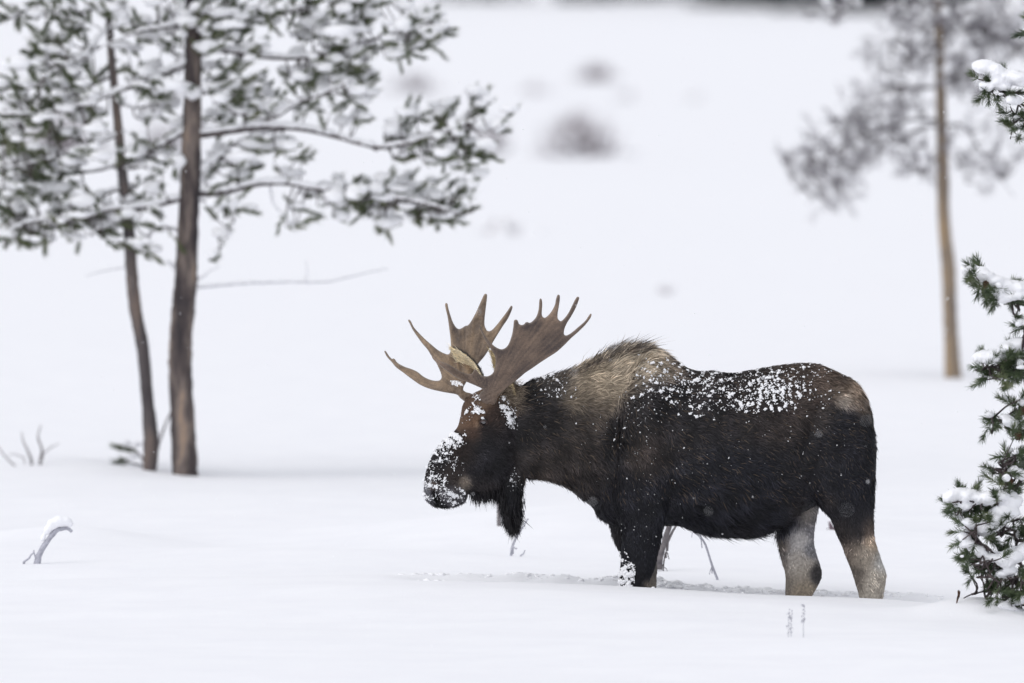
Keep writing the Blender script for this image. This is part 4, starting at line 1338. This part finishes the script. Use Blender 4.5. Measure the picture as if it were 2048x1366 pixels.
def antler(poly, depth, burr, Rb, label, seed, warm):
    c = np.array(poly, float)
    # smooth closed outline, even steps
    n = len(c)
    q = np.concatenate([c[-1:], c, c[:2]])
    out = []
    for a in range(n):
        p0, p1, p2, p3 = q[a], q[a + 1], q[a + 2], q[a + 3]
        m_ = max(2, int(np.linalg.norm(p2 - p1) / 1.3))
        for t in np.arange(m_) / m_:
            out.append(0.5 * (2 * p1 + (p2 - p0) * t + (2 * p0 - 5 * p1 + 4 * p2 - p3) * t * t + (3 * p1 - p0 - 3 * p2 + p3) * t ** 3))
    out = np.array(out)
    g = np.mgrid[out[:, 0].min():out[:, 0].max():1.7, out[:, 1].min():out[:, 1].max():1.7].reshape(2, -1).T
    g = g + np.random.default_rng(seed).uniform(-.3, .3, g.shape)
    x, y = g[:, 0], g[:, 1]
    ins = np.zeros(len(g), bool)
    X1, Y1 = out[:, 0], out[:, 1]
    X2, Y2 = np.roll(X1, -1), np.roll(Y1, -1)
    for k_ in range(len(out)):
        cr_ = ((Y1[k_] > y) != (Y2[k_] > y)) & (x < (X2[k_] - X1[k_]) * (y - Y1[k_]) / (Y2[k_] - Y1[k_] + 1e-12) + X1[k_])
        ins ^= cr_

    def dist(pts):
        res = []
        for a in range(0, len(pts), 400):
            res.append(np.sqrt(((pts[a:a + 400, None] - out[None]) ** 2).sum(-1)).min(1))
        return np.concatenate(res)
    g = g[ins]
    g = g[dist(g) > 0.9]
    allv = np.concatenate([out, g])
    m_ = len(out)
    res = delaunay_2d_cdt([Vector(v) for v in allv], [(a, (a + 1) % m_) for a in range(m_)], [list(range(m_))], 1, 1e-5)
    v2 = np.array([v[:] for v in res[0]])
    T = np.array([t for t in res[2] if len(t) == 3])
    d = dist(v2) / SC
    d[d < 1e-4] = 0
    db = np.linalg.norm(v2 - burr, axis=1) / SC
    R = 0.016 + Rb * np.exp(-(db / 0.10) ** 2)
    dd = np.minimum(d, R)
    th = np.sqrt(np.maximum(R ** 2 - (R - dd) ** 2, 0))
    th *= 1 + 0.10 * wave(v2, 9.0, seed, 2)
    Y = depth(v2[:, 0], v2[:, 1]) + 0.006 * wave(v2, 40.0, seed + 1, 2)
    edge = d <= 0
    mid = P(v2[:, 0], v2[:, 1], Y)
    front, back = mid.copy(), mid.copy()
    front[:, 1] -= th
    back[:, 1] += th
    nv = len(v2)
    ib = np.where(edge, np.arange(nv), np.arange(nv) + nv)
    T2 = ib[T][:, ::-1]
    V = np.concatenate([front, back])
    FA = np.concatenate([T, T2])
    rb = v2 - burr
    an = np.arctan2(rb[:, 1], rb[:, 0])
    rl = np.linalg.norm(rb, axis=1) / 100.0
    tr1, tr2 = np.random.default_rng(seed + 4), np.random.default_rng(seed + 9)
    ai = (an + math.pi) / (2 * math.pi)
    stre = 0.6 * np.interp(ai * 150 + 1.2 * wave(v2, 50.0, seed + 3, 1), np.arange(153), tr1.uniform(-1, 1, 153)) + 0.6 * np.interp(ai * 330, np.arange(333), tr2.uniform(-1, 1, 333))
    stre *= sstep(0.02, 0.12, db)
    grain = np.random.default_rng(seed + 12).normal(size=len(v2)) * 0.5
    patch = wave(v2, 90.0, seed + 5, 4)
    tone = np.clip(0.45 + 0.26 * stre + 0.30 * patch + 0.10 * grain, 0, 1)[:, None]
    ac = lin((64, 55, 53)) * (1 - tone) + lin(warm) * tone
    rim = np.exp(-(d / 0.007) ** 2)[:, None]
    ac = ac * (1 - 0.45 * rim) + lin((138, 126, 114)) * 0.45 * rim
    tip = np.clip(1 - d / 0.03, 0, 1)[:, None] * sstep(0.25, 0.6, db)[:, None]
    ac = ac * (1 + 0.25 * tip)
    th *= 1 + 0.12 * stre
    front, back = mid.copy(), mid.copy()
    front[:, 1] -= th
    back[:, 1] += th
    V = np.concatenate([front, back])
    ob = mesh_np('antler', V, FA, M_ANT, moose, col=np.concatenate([ac, ac]))
    bm = bmesh.new()
    bm.from_mesh(ob.data)
    bmesh.ops.delete(bm, geom=[v for v in bm.verts if not v.link_faces], context='VERTS')
    bmesh.ops.recalc_face_normals(bm, faces=bm.faces)
    bm.to_mesh(ob.data)
    bm.free()
    ob['label'] = label
    return mid, v2


def z2(l):
    return [(760 + a / 6.209, 580 + b / 6.209) for a, b in l]


def z3(l):
    return [(960 + a / 6.208, 580 + b / 6.208) for a, b in l]


near_poly = [(990, 808), (979, 813), (966, 808), (959, 796), (961, 785), (966, 779)] + [(953, 772), (934, 764), (914.6, 756), (900, 746.5), (889, 738.5), (876, 728.5), (866, 718), (863.8, 713.5), (868, 714.5), (882, 722.5), (902, 731), (918, 741.5), (934, 747.5), (943.6, 747), (947, 741.5),
             (950.5, 738.5), (955, 742), (960, 749)] + z3([(60, 1070), (110, 1065), (160, 1030), (185, 960), (193, 880), (180, 815), (140, 745), (95, 675), (50, 600), (12, 510), (-8, 450), (2, 443), (35, 515), (80, 592), (130, 652), (195, 708), (260, 735), (310, 722), (350, 680), (380, 610),
             (400, 540), (413, 460), (420, 390), (430, 372), (458, 369), (474, 393), (487, 423), (520, 434), (548, 424), (565, 403), (590, 398), (617, 407), (650, 388), (690, 345), (715, 290), (730, 220), (735, 140), (746, 106), (765, 115), (774, 170), (770, 240), (768, 305), (785, 338), (815, 340),
             (860, 300), (900, 245), (930, 180), (945, 110), (962, 62), (988, 65), (992, 110), (980, 200), (965, 290), (965, 348), (985, 378), (1010, 384), (1050, 350), (1100, 280), (1140, 200), (1180, 120), (1207, 84), (1231, 92), (1225, 130), (1185, 230), (1130, 330), (1080, 410), (1050, 480), (1042, 542),
             (1070, 564), (1130, 535), (1220, 460), (1300, 390), (1350, 320), (1372, 294), (1385, 304), (1370, 350), (1310, 430), (1230, 510), (1130, 600), (1040, 690), (950, 770), (850, 835), (750, 900), (650, 970), (560, 1030), (490, 1090), (430, 1140), (350, 1200), (270, 1275), (222, 1330)])
far_poly = z2([(1140, 1390), (1060, 1385), (1000, 1345), (955, 1300), (860, 1280), (760, 1262), (620, 1228), (500, 1178), (400, 1110), (280, 1020), (200, 960), (150, 900), (90, 835), (58, 775), (56, 754), (75, 762), (110, 815), (148, 855), (165, 848), (185, 860), (220, 905), (300, 950), (400, 985), (470, 1020), (540, 1075), (620, 1113),
               (700, 1128), (748, 1115), (765, 1080), (755, 1030), (730, 970), (690, 890), (640, 820), (590, 740), (530, 670), (470, 590), (410, 500), (370, 420), (348, 378), (362, 367), (385, 390), (420, 460), (480, 530), (560, 610), (640, 680), (720, 745), (800, 788), (848, 798), (873, 770), (880, 710), (875, 600),
               (860, 480), (840, 340), (815, 230), (808, 178), (822, 160), (840, 177), (850, 230), (880, 330), (910, 410), (950, 468), (985, 485), (1020, 470), (1060, 445), (1090, 438), (1130, 390), (1190, 280), (1240, 170), (1280, 80), (1302, 48), (1326, 52), (1330, 90), (1315, 220), (1300, 350), (1300, 440), (1322, 492)]) + \
    z3([(80, 497), (110, 511), (150, 495), (210, 430), (280, 340), (340, 260), (384, 196), (403, 206), (395, 250), (350, 350), (290, 440), (220, 550), (160, 650), (110, 740), (50, 830), (0, 890), (-60, 970), (-110, 1050), (-150, 1110), (-185, 1170)]) + z2([(1042, 1195), (1035, 1240), (1070, 1268), (1130, 1285), (1180, 1330)])


def near_depth(px, py):
    u = np.maximum(0, ((px - 975) * 0.72 + (800 - py) * 0.70)) / SC
    f = np.maximum(0, (960 - px)) / SC
    return -0.285 - 0.46 * (1 - np.exp(-(u / 0.45) ** 1.3)) - 0.10 * np.minimum(1, f / 0.2) + 0.10 * sstep(0.2, 0.45, f) - 0.10 * np.maximum(0, u - 0.65)


def far_depth(px, py):
    u = np.maximum(0, (790 - py)) / SC
    f = np.maximum(0, (900 - px)) / SC
    return -0.10 + 0.50 * (1 - np.exp(-(u / 0.42) ** 1.3)) + 0.05 * sstep(0.0, 0.3, f) * 1.0


amid, av2 = antler(near_poly, near_depth, np.array((976, 798)), 0.030, 'near brown antler with four upright points along its palm', 5, (128, 108, 92))
fmid, fv2 = antler(far_poly, far_depth, np.array((930, 792)), 0.020, 'far brown antler showing its cupped inner palm', 6, (152, 129, 104))

# ---- ears
M_EAR = mat_vcol('ear_hair', 0.8, 0.15)


def ear(base, tip, side_w, open_dir, c_in, c_out, label, seed):
    """cupped leaf: base, tip 3-D, half width, direction the opening faces"""
    r = np.random.default_rng(seed)
    base, tip = np.array(base, float), np.array(tip, float)
    ax = unit(tip - base)
    L = np.linalg.norm(tip - base)
    o_ = np.array(open_dir, float)
    o_ = unit(o_ - (o_ @ ax) * ax)
    sd = np.cross(ax, o_)
    nu, nv = 22, 17
    uu, vv = np.meshgrid(np.linspace(0, 1, nu), np.linspace(-1, 1, nv), indexing='ij')
    wid = side_w * (np.sin(np.clip(uu * 0.93 + 0.10, 0, 1) * math.pi) ** 0.75 + 0.04)
    cup = 0.62 * wid * (1 - vv ** 2) * (1.1 - 0.6 * uu)
    mid = base + ax * (uu * L)[..., None]
    In = mid + sd * (vv * wid)[..., None] - o_ * cup[..., None]
    Out = In - o_ * (0.012 * (1 - 0.7 * uu) * (1 - vv ** 4) + 0.001)[..., None]
    V = np.concatenate([In.reshape(-1, 3), Out.reshape(-1, 3)])
    k_ = np.arange(nu - 1)[:, None] * nv + np.arange(nv - 1)[None, :]
    k_ = k_.reshape(-1)
    q = np.stack([k_, k_ + 1, k_ + nv + 1, k_ + nv], -1)
    N_ = nu * nv
    q2 = np.stack([k_, k_ + nv, k_ + nv + 1, k_ + 1], -1) + N_
    rim = list(range(0, nv)) + [a * nv + nv - 1 for a in range(1, nu)] + [(nu - 1) * nv + b for b in range(nv - 2, -1, -1)] + [a * nv for a in range(nu - 2, 0, -1)]
    rim = np.array(rim)
    nx_ = np.roll(rim, -1)
    q3 = np.stack([rim, rim + N_, nx_ + N_, nx_], -1)
    FA = np.concatenate([q, q2, q3])
    col = np.concatenate([np.tile(lin(c_in), (N_, 1)), np.tile(lin(c_out), (N_, 1))])
    eo = mesh_np('ear', V, FA, M_EAR, moose, col=col)
    eo['label'] = label
    # hair inside and on the back
    H = []
    for inner, cnt in ((True, 1500), (False, 1500)):
        a = r.integers(1, nu - 1, cnt)
        b = r.integers(0, nv, cnt)
        src = In if inner else Out
        p = src[a, b] + r.normal(0, 0.003, (cnt, 3))
        n_ = (o_ if inner else -o_)
        d = unit(ax * 0.9 + n_ * 0.35 + sd * (vv[a, b] * (-0.25 if inner else 0.3))[:, None] + 0.2 * r.normal(size=(cnt, 3)))
        ln = (0.035 if inner else 0.026) * np.exp(r.normal(0, 0.3, cnt))
        p1 = p + d * ln[:, None]
        s_ = unit(np.cross(d, n_ + 0.3 * r.normal(size=(cnt, 3)))) * 0.0032
        c = lin(c_in if inner else c_out) * np.exp(r.normal(0, 0.3, cnt))[:, None]
        H.append((np.stack([p - s_ * .5, p + s_ * .5, p1], 1).reshape(-1, 3), np.repeat(c, 3, axis=0)))
    V = np.concatenate([h[0] for h in H])
    hh = mesh_np('ear_fur', V, np.arange(len(V)).reshape(-1, 3), M_EAR, eo, smooth=False, col=np.concatenate([h[1] for h in H]))
    hh.matrix_parent_inverse = Matrix.Identity(4)
    hh.parent = eo
    tag(hh, kind='stuff')


ear(P(962, 760, -0.02), P(904, 697, 0.06), 0.062, (-0.8, -0.65, -0.15), (240, 226, 196), (74, 70, 68), 'far ear, pale golden inside, held up', 1)
ear(P(1028, 798, -0.215), P(982, 702, -0.215), 0.068, (-0.9, -0.5, 0.25), (206, 188, 150), (110, 98, 84), 'near ear pressed behind the antler base', 2)
# woolly hair at the near ear root
r = np.random.default_rng(81)
cnt = 1500
p = P(r.normal(1022, 11, cnt), r.normal(788, 10, cnt), np.full(cnt, -0.20) + r.normal(0, 0.02, cnt))
d = unit(np.stack([0.75 + 0.3 * r.normal(size=cnt), -0.35 + 0.3 * r.normal(size=cnt), 0.1 + 0.5 * r.normal(size=cnt)], -1))
p1 = p + d * (0.045 * np.exp(r.normal(0, .3, cnt)))[:, None]
s_ = unit(np.cross(d, r.normal(size=(cnt, 3)))) * 0.0035
c = lin((138, 126, 112)) * np.exp(r.normal(0, 0.5, cnt))[:, None]
eb = mesh_np('ear_root_fur', np.stack([p - s_ * .5, p + s_ * .5, p1], 1).reshape(-1, 3), np.arange(3 * cnt).reshape(-1, 3), M_EAR, moose, smooth=False, col=np.repeat(c, 3, axis=0))
tag(eb, kind='stuff')

# ---- eyes
m_, nt2, b_ = mat_new('eye', 0.06, 0.7)
b_.inputs['Coat Weight'].default_value = 1.0
b_.inputs['Coat IOR'].default_value = 1.9
b_.inputs['Base Color'].default_value = (*lin((22, 18, 20)), 1)
M_LID = mat_noise('eyelid', [(46, 38, 38), (98, 82, 78)], scale=60.0, rough=0.6)


def hit(px, py, side=-1):
    d = ray(px, py)
    if side < 0:
        h = bvh.ray_cast(Vector(CAMP), Vector(d).normalized(), 200)
    else:
        q = P(px, py, 3.0)
        h = bvh.ray_cast(Vector(q), Vector(-d).normalized(), 200)
    return h


for (epx, epy, side) in ((967, 843, -1), (935, 838, 1)):
    h = hit(epx, epy, side)
    if h[0] is None:
        continue
    pt, nn = np.array(h[0]), np.array(h[1])
    eb = MB()
    eb.add(ICO3[0] * 0.026 + pt - nn * 0.004, ICO3[1])
    e_ = eb.build('eye', m_, moose)
    lid = MB()
    ang = np.linspace(0, 2 * math.pi, 30)
    a1 = unit(np.cross(nn, [0, 0, 1.0]))
    a2 = np.cross(a1, nn)
    ringp = pt + nn * 0.012 + np.cos(ang)[:, None] * a1 * 0.025 + np.sin(ang)[:, None] * a2 * 0.017 * (1 + 0.15 * np.sin(ang))[:, None]
    lid.add(*tube_geo(ringp, np.full(30, 0.0055), 6))
    lo = lid.build('eyelid', M_LID, e_)
    lo.parent = e_

# ---- snow caught in the coat
r = np.random.default_rng(91)
DUST = [  # px, py, rx, ry, count, mean radius mm, both sides
    (1500, 768, 75, 24, 620, 4.2, 1), (1545, 785, 32, 22, 300, 5.2, 1), (1400, 790, 42, 26, 240, 3.6, 1), (1420, 760, 30, 12, 120, 4.4, 1), (1310, 745, 22, 14, 90, 5.0, 1), (1325, 775, 24, 16, 110, 4.0, 1), (1285, 800, 26, 20, 60, 3.2, 1), (1640, 742, 40, 12, 60, 3.8, 1),
    (1490, 812, 16, 8, 50, 4.2, 0), (1260, 860, 50, 40, 60, 2.4, 0), (1080, 758, 26, 5, 110, 4.6, 1), (1105, 785, 22, 12, 50, 3.4, 0), (1006, 812, 5, 9, 60, 4.2, 0), (1018, 832, 6, 9, 90, 4.4, 0), (1022, 848, 6, 8, 40, 3.2, 0), (956, 824, 6, 5, 70, 4.6, 1), (952, 800, 5, 8, 30, 3.6, 0), (930, 828, 10, 10, 22, 2.6, 0),
    (905, 877, 12, 7, 260, 4.6, 1), (888, 892, 14, 9, 260, 3.8, 1), (875, 912, 15, 15, 220, 3.0, 1), (852, 935, 8, 18, 140, 2.8, 1), (848, 985, 10, 17, 620, 2.2, 1), (866, 958, 12, 9, 70, 3.4, 0), (905, 992, 11, 8, 300, 2.6, 0), (882, 975, 6, 12, 60, 3.2, 0), (915, 930, 10, 10, 30, 2.6, 0),
    (1250, 1156, 9, 11, 900, 4.0, 0), (1256, 1140, 7, 9, 160, 3.4, 0), (1246, 1118, 6, 12, 40, 3.6, 0), (1030, 962, 8, 12, 40, 2.8, 0), (1680, 830, 60, 70, 30, 2.0, 0), (1400, 900, 160, 90, 90, 1.8, 0), (1300, 1010, 40, 50, 30, 1.8, 0), (1600, 840, 40, 40, 24, 2.4, 0)]
C_, S_, A_ = [], [], []
for (px, py, rx, ry, n_, mm, both) in DUST:
    n_, mm = int(n_ * 2.7), mm * 0.52
    xs_, ys_ = r.normal(px, rx, n_), r.normal(py, ry, n_)
    slit = (np.abs(xs_ - (866 + (ys_ - 983) * 0.28)) < 4.0) & (ys_ > 978)
    keep = ~slit & (np.abs(xs_ - px) < 2.2 * rx) & (np.abs(ys_ - py) < 2.2 * ry)
    ncl = wave(np.stack([xs_, ys_], -1), 16.0, int(px), 2)
    keep &= ncl > -0.12 + 0.25 * r.normal(size=n_)
    for x_, y_, cl_ in zip(xs_[keep], ys_[keep], ncl[keep]):
        side = 1 if (both and r.random() < 0.3) else -1
        h = hit(x_, y_, side)
        if h[0] is None:
            continue
        nn = np.array(h[1])
        sz = 0.001 * mm * math.exp(r.normal(0, 0.48)) * (1.0 + 0.9 * max(0, cl_))
        sz = min(sz, 0.010)
        for q_ in range(1 + (cl_ > 0.1) * 2 + (sz > 0.005) * 3):
            s2 = sz * (1.0 if q_ == 0 else r.uniform(0.35, 0.8))
            a1 = unit(np.cross(nn, r.normal(size=3)))
            C_.append(np.array(h[0]) + nn * ((0.026 if (1080 < x_ < 1365 and y_ < 800) else 0.010) + 0.3 * s2) + (a1 * sz * r.uniform(0.6, 1.5) if q_ else 0.0))
            S_.append((s2 * 1.3, s2 * 0.95, s2 * 0.75))
            A_.append(np.stack([a1, np.cross(nn, a1), nn]))
sm = MB()
blobs(sm, np.array(C_), np.array(S_), ICO1, 0.2, r, axes=np.array(A_))
so = sm.build('snow_dusting', M_SNOWC, moose)
tag(so, kind='stuff')
# snow lying in the far antler's cup
sm = MB()
i_ = np.where(((fv2[:, 0] - 913) / 14) ** 2 + ((fv2[:, 1] - 767 - (fv2[:, 0] - 913) * 0.18) / 6.0) ** 2 < 0.75 + 0.5 * wave(fv2, 9.0, 3, 2))[0]
i_ = r.choice(i_, min(len(i_), 140), replace=False)
s = 0.0048 * np.exp(r.normal(0, .35, len(i_)))
blobs(sm, fmid[i_] + [0, -0.022, 0], np.stack([s * 1.3, s * .7, s], -1), ICO1, 0.12, r)
so = sm.build('antler_snow', M_SNOWC, moose)
tag(so, kind='stuff')

# ------------------------------------------------------------------ falling snow
r = np.random.default_rng(5)
n = 900
fy = np.concatenate([r.uniform(-9, 30, n), r.uniform(-34, -9, 150)])
fx = r.uniform(-4.2, 4.2, len(fy))
fz = r.uniform(0.1, 4.6, len(fy))
s = np.concatenate([r.uniform(0.002, 0.0042, n), r.uniform(0.004, 0.0068, 150)])
k = fz > ground_z(fx, fy) + 0.05
fx, fy, fz, s = fx[k], fy[k], fz[k], s[k]
m = MB()
blobs(m, np.stack([fx, fy, fz], -1), np.stack([s, s, s * 1.2], -1), ICO1, 0.2, r)
o = m.build('falling_snow', M_SNOWC)
tag(o, 'small white snowflakes drifting down through the air', 'snowflakes', kind='stuff')
